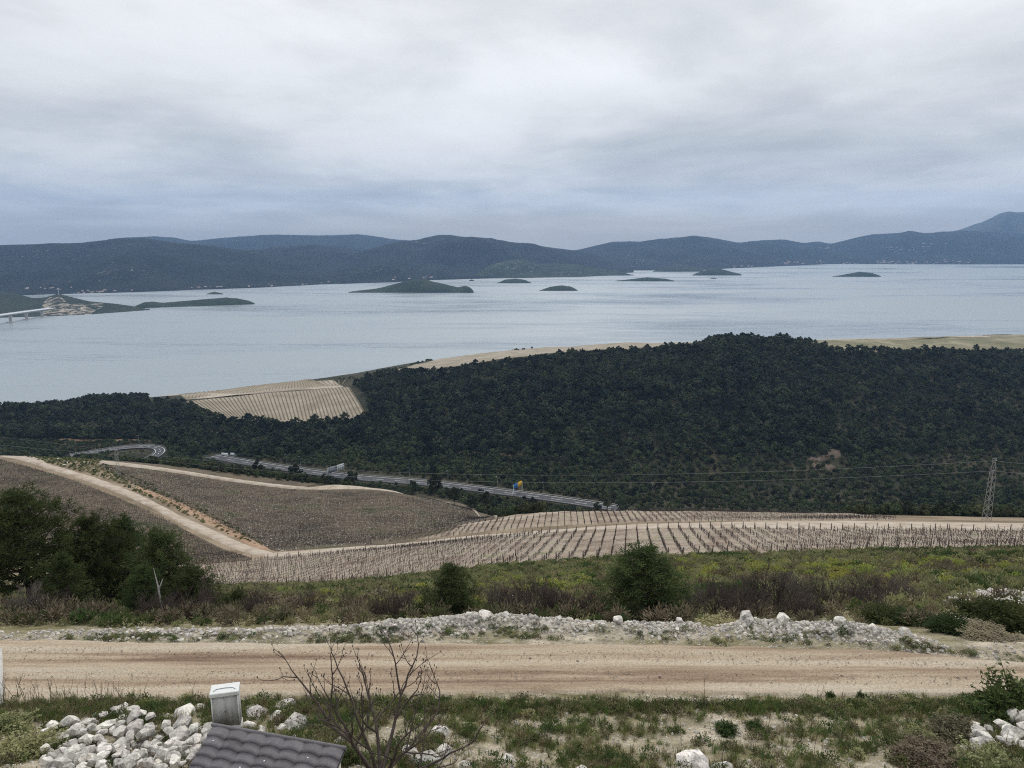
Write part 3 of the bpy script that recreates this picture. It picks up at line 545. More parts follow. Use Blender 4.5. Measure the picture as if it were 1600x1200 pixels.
road(HWY, 5.2, 'grey two lane highway running below the vineyards', (1, -1)); road(BEND, 4.0, 'hairpin bend of a side road among the scrub', (1, -1))

# ------------------------------------------------------------------ scattering of what nobody could count
def scatter(name, Pn, scl, protos, label, cat, rot=None, tilt=0.0, kind='stuff'):
    n = len(Pn); me = bpy.data.meshes.new(name); me.vertices.add(n); me.vertices.foreach_set('co', np.asarray(Pn, float).ravel())
    if rot is None: rot = np.c_[rng.normal(0, tilt, n), rng.normal(0, tilt, n), rng.uniform(0, 6.283, n)]
    scl = np.asarray(scl, float); scl = np.repeat(scl[:, None], 3, 1) if scl.ndim == 1 else scl
    me.attributes.new('rot', 'FLOAT_VECTOR', 'POINT').data.foreach_set('vector', rot.astype(np.float32).ravel())
    me.attributes.new('scl', 'FLOAT_VECTOR', 'POINT').data.foreach_set('vector', scl.astype(np.float32).ravel())
    me.attributes.new('idx', 'INT', 'POINT').data.foreach_set('value', rng.integers(0, len(protos), n).astype(np.int32))
    kit = bpy.data.collections.new(name+'_kit')
    for p in protos: kit.objects.link(p)
    o = bpy.data.objects.new(name, me); COL.objects.link(o)
    ng = bpy.data.node_groups.new(name+'_nodes', 'GeometryNodeTree'); ng.interface.new_socket('Geometry', in_out='INPUT', socket_type='NodeSocketGeometry'); ng.interface.new_socket('Geometry', in_out='OUTPUT', socket_type='NodeSocketGeometry')
    N, Lk = ng.nodes, ng.links; gi = N.new('NodeGroupInput'); go = N.new('NodeGroupOutput'); ip = N.new('GeometryNodeInstanceOnPoints'); ci = N.new('GeometryNodeCollectionInfo')
    ci.inputs[0].default_value = kit; ci.inputs['Separate Children'].default_value = True; ci.inputs['Reset Children'].default_value = True; ip.inputs['Pick Instance'].default_value = True
    def att(nm, dt): a_ = N.new('GeometryNodeInputNamedAttribute'); a_.data_type = dt; a_.inputs[0].default_value = nm; return a_.outputs[0]
    Lk.new(gi.outputs[0], ip.inputs['Points']); Lk.new(ci.outputs[0], ip.inputs['Instance']); Lk.new(att('idx', 'INT'), ip.inputs['Instance Index']); Lk.new(att('rot', 'FLOAT_VECTOR'), ip.inputs['Rotation']); Lk.new(att('scl', 'FLOAT_VECTOR'), ip.inputs['Scale']); Lk.new(ip.outputs[0], go.inputs[0])
    o.modifiers.new('scatter', 'NODES').node_group = ng
    return tag(o, label, cat, kind=kind)
def jitter(x0, x1, y0, y1, c):
    xs, ys = np.meshgrid(np.arange(x0, x1, c), np.arange(y0, y1, c)); n = xs.size
    return xs.ravel()+rng.uniform(-.48, .48, n)*c, ys.ravel()+rng.uniform(-.48, .48, n)*c
def at_ground(X, Y, dz=0): return np.c_[X, Y, gz(X, Y)+dz]

# ------------------------------------------------------------------ plant shapes
def far_tree(seed, h=7.5, w_=2.7, material='forest', flat=.8):
    global rng; keep = rng; rng = np.random.default_rng(seed)
    cr = MB(); tr = MB(); nc = 16; zc_ = h*.64
    tr.tube([(0, 0, -1), (.1, 0, h*.35), (0, .1, h*.7)], [.2, .16, .08], 4)
    q = unit(nc)*rng.uniform(.45, 1, (nc, 1))*np.array([w_, w_, h*.30*flat]); q[:, 2] += zc_; q[0] = (0, 0, zc_+h*.26)
    for c in q:
        tr.tube([(0, 0, h*.4), c*.6+np.array((0, 0, h*.16)), c], [.07, .05, .02], 3)
        r = rng.uniform(.75, 1.35); d = unit(34); d[:, 2] = np.abs(d[:, 2])*1.1-.35; C = c+d*r*rng.uniform(.72, 1, (34, 1)); surf(cr, C, d+unit(34)*.35, rng.uniform(.3, .62, 34))
    rng = keep; return tr, cr
def close_pine(seed, h, w_, zb, nl, per, bl=.30, bw=.045, lean=0):
    global rng; keep = rng; rng = np.random.default_rng(seed); tr = MB(); cr = MB()
    zs = np.linspace(-.5, h*.97, 9); tx = np.cumsum(rng.normal(0, .05*h/9, 9))+lean*np.linspace(0, 1, 9)**1.5; ty = np.cumsum(rng.normal(0, .05*h/9, 9)); trunk = np.c_[tx, ty, zs]
    tr.tube(trunk, np.linspace(.022*h, .006*h, 9), 7)
    C, D = [], []
    for i in range(nl):
        f = (i+.5)/nl; z = zb+(h*.97-zb)*f; r = w_*((1-f**1.25)**.75 if h < 7 else (1-f**1.7)**.62)*rng.uniform(.62, 1.18)+.12; a = i*2.4+rng.normal(0, .3)
        b = np.array([np.interp(z, zs, tx), np.interp(z, zs, ty), z]); dr = np.array([math.cos(a), math.sin(a), 0]); up = rng.uniform(.15, .55)
        pts = np.array([b+dr*r*t+np.array((0, 0, r*up*t**1.5)) for t in (0, .3, .6, .85, 1)])+np.r_[np.zeros((1, 3)), rng.normal(0, .05*r, (4, 3))]
        tr.tube(pts, np.linspace(.012*h*(1-f*.5), .008, 5), 4, cap=False)
        for t in np.linspace(.38, 1, max(2, int(r*2.3))):
            for _ in range(2):
                c = pts[0]+(pts[-1]-pts[0])*t+rng.normal(0, .20+.06*r, 3)*(1, 1, .8); C.append(c); D.append(dr*.5+np.array((0, 0, .75)))
    for c, d in zip(C, D):
        k = per; e = unit(k)+d*.55; e /= np.linalg.norm(e, axis=1)[:, None]; s_ = rng.uniform(.7, 1.25); cards(cr, c+unit(k)*rng.uniform(0, .30, (k, 1))*s_, bl*rng.uniform(.6, 1.1, k)*s_, bw, e)
    rng = keep; return tr, cr
def bare_shape(seed, h, stems, kids, depth, r0, spread, n=3, bud=0.0):
    global rng; keep = rng; rng = np.random.default_rng(seed); mb = MB(); tips = []
    def grow(p, d, L, r, lv):
        q = [p]; dd = d.copy()
        for _ in range(4):
            dd = dd+rng.normal(0, .16, 3)+np.array((0, 0, .09)); dd /= np.linalg.norm(dd); q.append(q[-1]+dd*L/4)
        q = np.array(q); mb.tube(q, np.linspace(r, r*.55, 5), max(3, n-lv) if n > 3 else 3, cap=False)
        if lv < depth:
            for k in range(kids):
                j = rng.uniform(1.4, 4); b = q[int(j)]+(q[min(4, int(j)+1)]-q[int(j)])*(j-int(j)); e = dd+rng.normal(0, .62, 3)+np.array((0, 0, .15)); grow(b, e/np.linalg.norm(e), L*rng.uniform(.42, .68), r*.52, lv+1)
            grow(q[-1], dd, L*.55, r*.55, lv+1)
        else: tips.append(q[-1])
    for k in range(stems):
        a = k*6.283/stems+rng.uniform(-.4, .4); e = np.array([math.cos(a)*spread, math.sin(a)*spread, 1.0])*1.0; grow(np.array([math.cos(a)*.06*h*.3, math.sin(a)*.06*h*.3, -.15]), e/np.linalg.norm(e), h*rng.uniform(.42, .58), r0*rng.uniform(.7, 1.1), 0)
    if bud:
        for t in tips: mb.tube([t, t+np.array((0, 0, bud)), t+np.array((0, 0, bud*2.2))], [bud*.4, bud*.7, bud*.1], 4, cap=False)
    rng = keep; return mb
def cushion(seed, n, leaf, wid, flat=.62, twig=False):
    global rng; keep = rng; rng = np.random.default_rng(seed); mb = MB()
    d = unit(n); d[:, 2] = np.abs(d[:, 2]); lump = 1+.22*np.sin(d[:, 0]*5+seed)*np.cos(d[:, 1]*4+seed)
    C = d*(rng.uniform(.55, 1, n)*lump)[:, None]*np.array([.5, .5, flat]); e = d*.8+unit(n)*.6+np.array((0, 0, .3)); cards(mb, C, leaf*rng.uniform(.6, 1.3, n), wid, e/np.linalg.norm(e, axis=1)[:, None])
    for k in range(7): a = rng.uniform(0, 6.28); mb.tube([(0, 0, -.08), (.25*math.cos(a), .25*math.sin(a), .28)], [.02, .008], 3, 1, cap=False)
    rng = keep; return mb
def lobed(seed, n, leaf, wid, flat=.75, sprigs=26):
    global rng; keep = rng; rng = np.random.default_rng(seed); mb = MB(); m = 13
    c = unit(m); c[:, 2] = np.abs(c[:, 2]); c *= rng.uniform(.12, .40, (m, 1))*np.array([1, 1, flat*1.5]); r = rng.uniform(.10, .24, m)
    for a, b in zip(c, r):
        k = n//m; d = unit(k); C = a+d*b*rng.uniform(.35, 1.05, (k, 1)); C[:, 2] = np.maximum(C[:, 2], .01); e = d*.6+unit(k)*.7+np.array((0, 0, .4)); cards(mb, C, leaf*rng.uniform(.6, 1.4, k), wid, e/np.linalg.norm(e, axis=1)[:, None])
    for _ in range(sprigs):
        d = unit(1)[0]; d[2] = abs(d[2])+.3; d /= np.linalg.norm(d); L = rng.uniform(.42, .62); q = d*L*np.array([1, 1, flat*1.45]); mb.tube([(0, 0, -.03), q*.5+rng.normal(0, .03, 3), q], [.010, .007, .003], 3, 1, cap=False)
        C = q*rng.uniform(.55, 1, (30, 1))+rng.normal(0, .02, (30, 3)); cards(mb, C, leaf, wid, None)
    rng = keep; return mb
def tuft(seed, n, h, wid, lean=.5):
    r = np.random.default_rng(seed); mb = MB()
    for _ in range(n):
        a = r.uniform(0, 6.28); b = r.uniform(0, .12); l = h*r.uniform(.5, 1.1); ln = lean*r.uniform(.2, 1)*l; dx, dy = math.cos(a), math.sin(a); p = np.array((dx*b, dy*b, -.02)); wv = np.array((-dy, dx, 0))*wid*.5; m1 = p+np.array((dx*ln*.35, dy*ln*.35, l*.6)); t = p+np.array((dx*ln, dy*ln, l))
        mb.add([p-wv, p+wv, m1+wv*.8, m1-wv*.8, t], [[0, 1, 2, 3]]).add([m1-wv*.8, m1+wv*.8, t], [[0, 1, 2]])
    return mb
def rock_mesh(seed, squash=.7):
    r = np.random.default_rng(seed); bm = bmesh.new(); bmesh.ops.create_icosphere(bm, subdivisions=1, radius=.62)
    sc_ = Vector((1, r.uniform(.68, .95), squash*1.05))
    for v in bm.verts: v.co = Vector((v.co.x*sc_.x, v.co.y*sc_.y, v.co.z*sc_.z))*(1+r.uniform(-.05, .05))
    for k in range(11):
        nn = Vector(r.normal(size=3)).normalized(); ext = math.sqrt((nn.x*sc_.x)**2+(nn.y*sc_.y)**2+(nn.z*sc_.z)**2)*.62
        g = bmesh.ops.bisect_plane(bm, geom=bm.verts[:]+bm.edges[:]+bm.faces[:], plane_co=nn*ext*r.uniform(.48, .78), plane_no=nn, clear_outer=True)
        ed = [e for e in g['geom_cut'] if isinstance(e, bmesh.types.BMEdge)]
        if ed: bmesh.ops.contextual_create(bm, geom=ed)
    bmesh.ops.triangulate(bm, faces=bm.faces[:]); bmesh.ops.recalc_face_normals(bm, faces=bm.faces[:])
    me = bpy.data.meshes.new('boulder'); bm.to_mesh(me); bm.free(); return me
ROCKS = [rock_mesh(s, q) for s, q in ((1, .7), (2, .55), (3, .8), (4, .6), (5, .72), (6, .5), (7, .85), (8, .62))]
PEB = []
for k in range(5):
    me = ROCKS[k].copy(); me.materials.append(M['rubble']); PEB.append(me)
GRV = []
for k in range(5):
    me = ROCKS[k].copy(); me.materials.append(M['grit']); GRV.append(me)
for me in ROCKS: me.materials.append(M['rock'])
def kit(meshes, nm): return [bpy.data.objects.new(nm, me) for me in meshes]

# ------------------------------------------------------------------ vineyards
def vine_parts(seed):
    r = np.random.default_rng(seed); a = MB(); b = MB()
    q = np.array([(0, 0, -.1), (.04, .02, .25), (-.02, .03, .5), (.02, 0, .72)])+r.normal(0, .025, (4, 3)); a.tube(q, [.052, .046, .042, .042], 5)
    for s in (-1, 1): b.tube([q[-1], (0.03, s*.25, .80), (0, s*.5, .82)], [.05, .045, .035], 4)
    for k in range(6): y = r.uniform(-.5, .5); b.tube([(0, y, .78), (r.normal(0, .07), y+r.normal(0, .06), 1.0), (r.normal(0, .12), y+r.normal(0, .1), r.uniform(1.0, 1.2))], [.016, .012, .007], 3, cap=False)
    return a, b
VP = [tuple(x.build(n_, M['vine'], link=False).data for x, n_ in zip(vine_parts(s), ('trunk', 'canes'))) for s in range(4)]
def vine_joined(s): a, b = vine_parts(s); a.V += b.V; a.L += [l+sum(len(v) for v in a.V[:len(a.V)-len(b.V)]) for l in b.L]; a.T += b.T; a.M += b.M; return a.build('vine', M['vine'], link=False)
VINES = [vine_joined(s) for s in range(6)]
def vine_rows(poly, ang, gap, step, dz):
    """points of vines along parallel rows clipped to a field; also the two ends of every row"""
    poly = np.asarray(poly)[:, :2]; c, s = math.cos(ang), math.sin(ang); Rm = np.array([[s, -c], [c, s]]); q = poly@Rm.T  # u across, v along
    pts, ends, mids = [], [], []
    for u in np.arange(q[:, 0].min()+gap*.4, q[:, 0].max(), gap):
        v = np.arange(q[:, 1].min(), q[:, 1].max(), step); ok = inpoly(np.full(v.shape, u), v, q.tolist())
        if ok.sum() < 3: continue
        vv = v[ok]; xy = np.c_[np.full(vv.shape, u)+rng.normal(0, .05, len(vv)), vv+rng.normal(0, .1, len(vv))]@Rm; pts.append(xy)
        ends.append([np.array([u, vv[0]-.5])@Rm, np.array([u, vv[-1]+.5])@Rm]); mids.append(np.c_[np.full(vv[5::6].shape, u), vv[5::6]+.4]@Rm)
    X = np.concatenate(pts); return at_ground(X[:, 0], X[:, 1], dz), ends, np.concatenate(mids)
W = lambda pix, ymin=9: [hit(x, y, ymin) for x, y in pix]
ANG1 = math.atan2(1, .166)
v1, e1, m1 = vine_rows(W(V1_near)+W([(x, y+1.5) for x, y in V1_far], 100)[::-1], ANG1, 2.05, 1.0, .14)
px1, py1 = project(*v1.T); inside = (px1 > 340) & (px1 < 1600); order = np.argsort(np.where(inside, v1[:, 1], 1e9))
pick = np.zeros(len(v1), bool); pick[order[:300]] = True
for k, p in enumerate(v1[pick]):
    o = empty('grape_vine', tuple(p), -math.pi/2+ANG1+random.uniform(-.15, .15), random.uniform(.62, .88)); tag(o, 'bare pruned grape vine at the scrub end of the near vineyard', 'grape vine', 'vines of the near vineyard')
    for me, nm in zip(VP[k % 4], ('trunk', 'canes')): shared(nm, me, o)
rest = v1[~pick & (rng.random(len(v1)) > .04)]
def vrot(n, ang): return np.c_[np.zeros((n, 2)), -math.pi/2+ang+rng.normal(0, .1, n)+math.pi*rng.integers(0, 2, n)]
scatter('vine_rows', rest, rng.uniform(.58, .88, len(rest)), VINES, 'dense rows of bare pruned vines in the near vineyard', 'vines', vrot(len(rest), ANG1))
pm = MB().box((0, 0, .6), (.11, .11, 1.6)).build('vineyard_post', M['post'], link=False).data
pm2 = [MB().box((0, 0, .5), (.07, .07, 1.4)).build('post', M['post'], link=False) for _ in (0,)]
for a_, b_ in e1:
    for e, lab in ((a_, 'weathered end post of a vine row on the scrub side of the near vineyard'), (b_, 'weathered end post of a vine row beside the pale upper track')):
        qx, _ = project(e[0], e[1], gz(*e))
        if -20 < qx < 1620:
            o = shared('vineyard_post', pm, None); o.location = (e[0], e[1], float(gz(*e))+.1); o.rotation_euler = (random.gauss(0, .05), random.gauss(0, .05), random.uniform(0, 1)); tag(o, lab, 'post', 'end posts of the near vineyard rows')
v2, e2, m2 = vine_rows(W(V2_near, 180)+W(V2_far, 180)[::-1], math.atan2(1, .075), 2.05, 1.0, .2)
v3, e3, m3 = vine_rows(W([(x+6, y-1) for x, y in V3_near], 150)+W([(x, y+8) for x, y in V3_far], 150)[::-1]+W([(190, 748), (250, 777), (330, 814)], 150), .12, 2.6, .75, .28)
v4, e4, m4 = vine_rows(W([(-160, 820), (0, 850), (100, 868), (200, 880), (300, 884), (385, 876)], 120)+W([(-160, 686), (0, 721), (60, 736), (120, 754), (250, 808), (385, 873)], 120)[::-1], .16, 2.6, .75, .25)
for nm, v, ang, lab in (('v2', v2, math.atan2(1, .075), 'rows of bare vines in the narrow vineyard below the track'), ('v3', v3, .12, 'rows of bare vines covering the large vineyard on the spur'), ('v4', v4, .16, 'rows of bare vines below the sloping track')):
    scatter('vine_rows', v, rng.uniform(.55, 1.0, len(v)), [x.copy() for x in VINES], lab, 'vines', vrot(len(v), ang))
mp = np.concatenate([m1, m2, m3, m4]+[np.array(e).reshape(-1, 2) for e in (e2, e3, e4)]); mp = at_ground(mp[:, 0], mp[:, 1], .15)
mp = mp[rng.random(len(mp)) > .12]
scatter('vineyard_stakes', mp, rng.uniform(.6, 1.15, len(mp)), pm2, 'thin stakes standing along the vine rows', 'stakes', tilt=.08)
def prism_rows(pix_near, pix_far, n, w_, h_, label, m, ymin, dz):
    A = resample(W(pix_near, ymin), n); B = resample(W(pix_far, ymin), n); mb = MB()
    for a_, b_ in zip(A, B):
        t = np.linspace(.02, .98, 24)[:, None]; c = a_[:2]*(1-t)+b_[:2]*t; d = (b_-a_)[:2]; d /= np.linalg.norm(d)+1e-9; nn = np.array([-d[1], d[0]])*w_/2; z = gz(c[:, 0], c[:, 1])+dz; hh = h_*rng.uniform(.5, 1.2, 24)
        V = np.stack([np.c_[c-nn, z], np.c_[c, z+hh], np.c_[c+nn, z]], 1).reshape(-1, 3); mb.add(V, grid_faces(24, 3))
    return tag(mb.build('vine_rows', m), label, 'vines', kind='stuff')
prism_rows([(336, 652), (420, 658), (480, 659), (540, 656), (571, 650)], [(289, 628), (340, 622), (400, 616), (470, 610), (544, 605.5)], 44, 1.25, .8, 'vine rows striping the tan field among the dark pines', M['heath'], 500, .9)
prism_rows([(289, 625), (340, 619), (400, 613), (470, 607), (534, 602.5)], [(300, 604), (350, 601), (420, 597.5), (490, 595.5), (540, 594)], 50, 1.1, .7, 'vine rows striping the upper field by the sea', M['heath'], 500, 1.0)

# ------------------------------------------------------------------ forest
FT = []
for s in range(7):
    tr, cr = far_tree(20+s, 7.5+(s % 3), 2.5+.25*(s % 4)); FT.append((tr.build('trunk', M['bark'], link=False), cr.build('crown', M['forest'], link=False)))
def joined(tr_mb, cr_mb, mats, nm):
    off = sum(len(v) for v in tr_mb.V); mb = MB(); mb.V = tr_mb.V+cr_mb.V; mb.L = tr_mb.L+[l+off for l in cr_mb.L]; mb.T = tr_mb.T+cr_mb.T; mb.M = tr_mb.M+[x*0+1 for x in cr_mb.M]; return mb.build(nm, mats, link=False)
FJ = [joined(*far_tree(20+s, 7.5+(s % 3), 2.5+.25*(s % 4)), [M['bark'], M['scrub' if s == 3 else 'forest']], 'tree') for s in range(7)]
SJ = [joined(*far_tree(50+s, 4.0, 1.9, flat=1.1), [M['bark'], M['scrub']], 'tree') for s in range(5)]
BR = [bare_shape(90+s, 4.0, 5, 3, 3, .06, .7).build('bare_tree', M['greytwig'], link=False) for s in range(2)]
F_POLY = [(-300, 660), (0, 640), (100, 632), (225, 614), (232, 628), (285, 630), (330, 655), (370, 664), (450, 668), (545, 663), (577, 652), (575, 625), (550, 602), (600, 585), (640, 582), (700, 584), (740, 576), (820, 566), (900, 557), (1010, 549), (1090, 541), (1130, 534), (1250, 538), (1300, 548), (1400, 551), (1600, 551), (2000, 549), (2000, 822), (1600, 812), (1250, 800), (1000, 797), (940, 786), (860, 768), (650, 742), (560, 722), (430, 714), (300, 716), (262, 692), (170, 690), (0, 688), (-300, 688)]
X, Y = jitter(-1000, 1100, 455, 1200, 5.1); k = np.abs(X/Y) < .95; X, Y = X[k], Y[k]
G = at_ground(X, Y, -.2); qx, qy = project(*G.T)
cut = inpoly(qx, qy, [(1258, 737), (1312, 735), (1318, 704), (1280, 702), (1262, 714)])
ok = inpoly(qx, qy, F_POLY) & (dist_to(X, Y, HWY)[0] > 13) & (dist_to(X, Y, BEND)[0] > 10) & (G[:, 2] > 3) & ~(cut & (rng.random(len(X)) < .7)) & (rng.random(len(X)) > .06)
gap = fbm(X/40+3, Y/40, 3); ok &= ~((gap > .66) & (qy > 690)); G, qx, qy = G[ok], qx[ok], qy[ok]
fs = (.72+.95*rng.beta(1.5, 2.8, len(G)))*(1+.35*fbm(G[:, 0]/60, G[:, 1]/60, 3))*np.where(G[:, 1] > 900, .9, 1); fs *= np.where((G[:, 1] > 780) & (qx < 1110), .78, 1)*np.where((qy > 715), .72, 1)*np.where((qx > 1300) & (qy < 690), .78, 1)
lowsc = rng.random(len(G)) < np.clip(.05+(qy-685)/60+.5*fbm(G[:, 0]/50+9, G[:, 1]/50, 3), .03, .8)
big = ~lowsc
cand = np.where(big & (qx > 10) & (qx < 1590))[0]; cand = cand[np.argsort(G[cand, 1])]
chosen = []
for i in cand:
    h_ = hit(qx[i], project(G[i, 0], G[i, 1], G[i, 2]+5*fs[i])[1], 200)
    if h_[1] > G[i, 1]-12: chosen.append(i)
    if len(chosen) == 300: break
isn = np.zeros(len(G), bool); isn[chosen] = True
for n_, i in enumerate(chosen):
    o = empty('pine_tree', tuple(G[i]), random.uniform(0, 6.28), fs[i]); tag(o, 'dark round crowned pine at the foot of the wooded hill behind the highway', 'pine tree', 'pines at the foot of the wooded hill')
    for src in FT[n_ % 7]: shared(src.name.split('.')[0], src.data, o)
m_ = big & ~isn; scatter('forest', G[m_], fs[m_], FJ, 'dark pine forest covering the hill above the sea', 'forest')
m_ = lowsc; scatter('scrub_wood', G[m_], fs[m_]*1.25, SJ, 'mixed green scrub along the foot of the wooded hill', 'scrub')
kb = np.where(qx > 300)[0]; kb = kb[rng.random(len(kb)) < np.where(qy[kb] > 690, .10, .05)]; scatter('leafless_scrub', G[kb]+[1.5, 1.5, 0], rng.uniform(.8, 1.5, len(kb)), BR, 'greyish leafless bushes among the scrub', 'bushes')
ln = resample(W([(530, 596), (575, 588), (640, 573), (740, 554), (820, 547)], 700), 260); ln = ln+np.c_[rng.normal(0, 4, 260), rng.uniform(0, 14, 260), np.zeros(260)]; ln = at_ground(ln[:, 0], ln[:, 1], -.2)
scatter('shore_scrub', ln, rng.uniform(.35, .95, len(ln)), [x.copy() for x in SJ], 'thin line of dark scrub along the field edge above the sea', 'scrub')
# scrub belt between the vineyards and the highway
e3w = np.array(W(V3_far, 150)); e2w = np.array(W(V2_far[3:], 180)); edge_s = np.r_[e3w[:, 0]/e3w[:, 1], e2w[:, 0]/e2w[:, 1]]; edge_y = np.r_[e3w[:, 1], e2w[:, 1]]; oo = np.argsort(edge_s); edge_s, edge_y = edge_s[oo], edge_y[oo]
X, Y = jitter(-420, 420, 240, 600, 3.6); sv = X/Y; yb = np.interp(sv, edge_s, edge_y); ok = (Y > yb+9) & (np.abs(sv) < .9); X, Y, sv = X[ok], Y[ok], sv[ok]
hq = np.array(project(*HWY.T)); bq = np.array(project(*BEND.T)); G = at_ground(X, Y, -.2); qx, qy = project(*G.T)
lim_y = np.interp(qx, hq[0], hq[1]+7, left=690, right=770); lim_y = np.where((qx > 165) & (qx < 268), 716, lim_y); lim_y = np.where((qx <= 165), 690+6*np.sin(qx*.1), np.where((qx >= 268) & (qx < 340), 706, lim_y))
free = (CAMH-G[:, 2])-Y*tdep(lim_y); free = np.where(rng.random(len(X)) < .22, free+rng.uniform(1, 4, len(X)), free)
hwy_y = np.interp(sv, (HWY[:, 0]/HWY[:, 1]), HWY[:, 1], left=600, right=455)
ok = (free > 1.0) & (dist_to(X, Y, HWY)[0] > 11) & (dist_to(X, Y, BEND)[0] > 8) & (Y < hwy_y) & (rng.random(len(X)) < .9)
G, free = G[ok], free[ok]; sz = np.minimum(rng.uniform(.45, 1.3, len(G))*4.0, free)/4.4; pineish = rng.random(len(G)) < .25
scatter('scrub_belt', G[~pineish], sz[~pineish], [x.copy() for x in SJ], 'belt of mixed bushes between the vineyards and the highway', 'scrub')
scatter('young_pine_belt', G[pineish], sz[pineish]*.58, [x.copy() for x in FJ], 'young dark pines scattered in the scrub before the highway', 'scrub')
X, Y = jitter(-460, 330, 470, 720, 3.6); G = at_ground(X, Y, -.2); qx, qy = project(*G.T)
ok = inpoly(qx, qy, [(-200, 682), (300, 684), (430, 696), (600, 708), (760, 712), (900, 735), (1000, 790), (940, 788), (860, 772), (650, 746), (400, 719), (330, 712), (270, 730), (-200, 730)]) & (dist_to(X, Y, HWY)[0] > 9.5) & (dist_to(X, Y, BEND)[0] > 7) & (rng.random(len(X)) < .8)
front = (qx > 170) & (qx < 262) & (qy > 698); ok &= ~(front & (rng.random(len(X)) < .5)); pth = ((np.abs(qy-689) < 1.6) & (qx < 240)) | ((qx > 435) & (np.abs(qy-np.interp(qx, [435, 800], [700.5, 712])) < 1.6)); ok &= ~pth
G, fr = G[ok], front[ok]; sz = rng.uniform(.35, 1.0, len(G))*np.where(fr, .45, 1); scatter('roadside_scrub', G, sz, [x.copy() for x in SJ], 'mixed scrub round the hairpin bend and behind the highway', 'scrub')
for n_, (x_, Y_, top_, lab_) in enumerate(((404, 385, 722, 'pine where the highway comes out of the trees'), (428, 392, 733, 'small pine before the start of the highway'), (463, 385, 727, 'tall dark pine hiding part of the highway before the sign gantry'), (445, 372, 741, 'bushy young pine below the tall one by the highway'), (490, 375, 745, 'low pine just before the sign gantry'), (514, 372, 745, 'low pine next to the sign gantry'), (549, 380, 738, 'dark pine at the other side of the sign gantry'),
        (580, 370, 752, 'small pine past the sign gantry'), (643, 372, 749, 'conical pine standing out against the highway'), (679, 365, 752, 'broad dark bush like pine before the highway'), (709, 355, 760, 'round pine near the car on the highway'), (735, 345, 772, 'pine at the corner of the large vineyard'), (760, 340, 778, 'reddish scrub pine behind the vineyard corner'), (832, 380, 775, 'small pine before the blue and yellow sign'), (934, 440, 781, 'pine where the highway disappears'), (950, 430, 776, 'big round pine hiding the end of the highway'), (975, 430, 784, 'pine beyond the end of the highway'), (1010, 430, 783, 'pine behind the narrow vineyard track'), (1050, 425, 786, 'low broad pine behind the narrow vineyard'))):
    X_ = float(slat(x_, 760))*Y_; p = np.array([X_, Y_, float(gz(X_, Y_))]); hh = max(1.5, (CAMH-Y_*float(tdep(top_-3)))-p[2]); k = hh/(7.5+(n_ % 3)); wd = min(max(k*1.1, .7), 1.2); o = empty('pine_tree', tuple(p), n_*1.3, (wd, wd, k)); tag(o, lab_, 'pine tree')
    for src in FT[n_ % 7]: shared(src.name.split('.')[0], src.data, o)
# rough grass and stones by the sloping track
X, Y = jitter(-330, -60, 200, 400, 2.0); G = at_ground(X, Y); qx, qy = project(*G.T)
strip = inpoly(qx, qy, [(-60, 684), (0, 693), (100, 705), (150, 716), (250, 765), (330, 803), (420, 855), (428, 862), (380, 846), (320, 818), (250, 785), (180, 754), (120, 735), (0, 705), (-60, 692)])
G = G[strip]; GC = [cushion(s, 120, .28, .16).build('tuft', [M['olive'], M['twig']], link=False) for s in (3, 4)]+[cushion(5, 120, .3, .16).build('tuft', [M['green'], M['twig']], link=False)]
scatter('verge_scrub', G, rng.uniform(.5, 1.3, len(G)), GC, 'low green scrub along the upper verge of the sloping track', 'scrub')
for (x, y, s) in ((68, 713, 3.4), (75, 716, 2.4), (92, 718, 2.8), (105, 723, 2.2), (122, 712, 4.0), (112, 712, 2.5), (100, 727, 2.2), (148, 733, 1.8)):
    p = hit(x, y, 250); o = shared('boulder', ROCKS[int(x) % 8], None); o.location = p; o.scale = (s, s*.8, s*.7); tag(o, 'white boulder among scrub above the sloping track', 'boulder', 'boulders above the sloping track')

# ------------------------------------------------------------------ highway furniture
def hwy_at(px): q = project(*HWY.T)[0]; i = int(np.argmin(np.abs(q-px))); d = HWY[min(i+1, len(HWY)-1)]-HWY[max(i-1, 0)]; return HWY[i], math.atan2(d[1], d[0])
def lamp(p, rz, h, label, group=None):
    r = empty('street_lamp', tuple(p), rz); tag(r, label, 'street lamp', group)
    MB().tube([(0, 0, -.6), (0, 0, h*.6), (0, 0, h)], [.16, .12, .09], 6).build('pole', M['steel'], r)
    MB().tube([(0, 0, h-.05), (0, -.7, h+.35), (0, -1.8, h+.5)], [.07, .06, .05], 5).build('arm', M['steel'], r); MB().box((0, -2.1, h+.48), (.35, .9, .16)).build('lamp_head', M['signgrey'], r)
for x in (437, 462, 632, 691, 768, 847):
    p, rz = hwy_at(x); q = p+np.array([-math.sin(rz), math.cos(rz), 0])*8.2; lamp(q, rz, 8.5, 'grey lamp post with curved arm on the hill side of the highway', 'highway lamp posts')
lamp(BEND[27]+np.array((0, 5.5, -.3)), 0, 9, 'lone tall lamp post behind the hairpin bend')
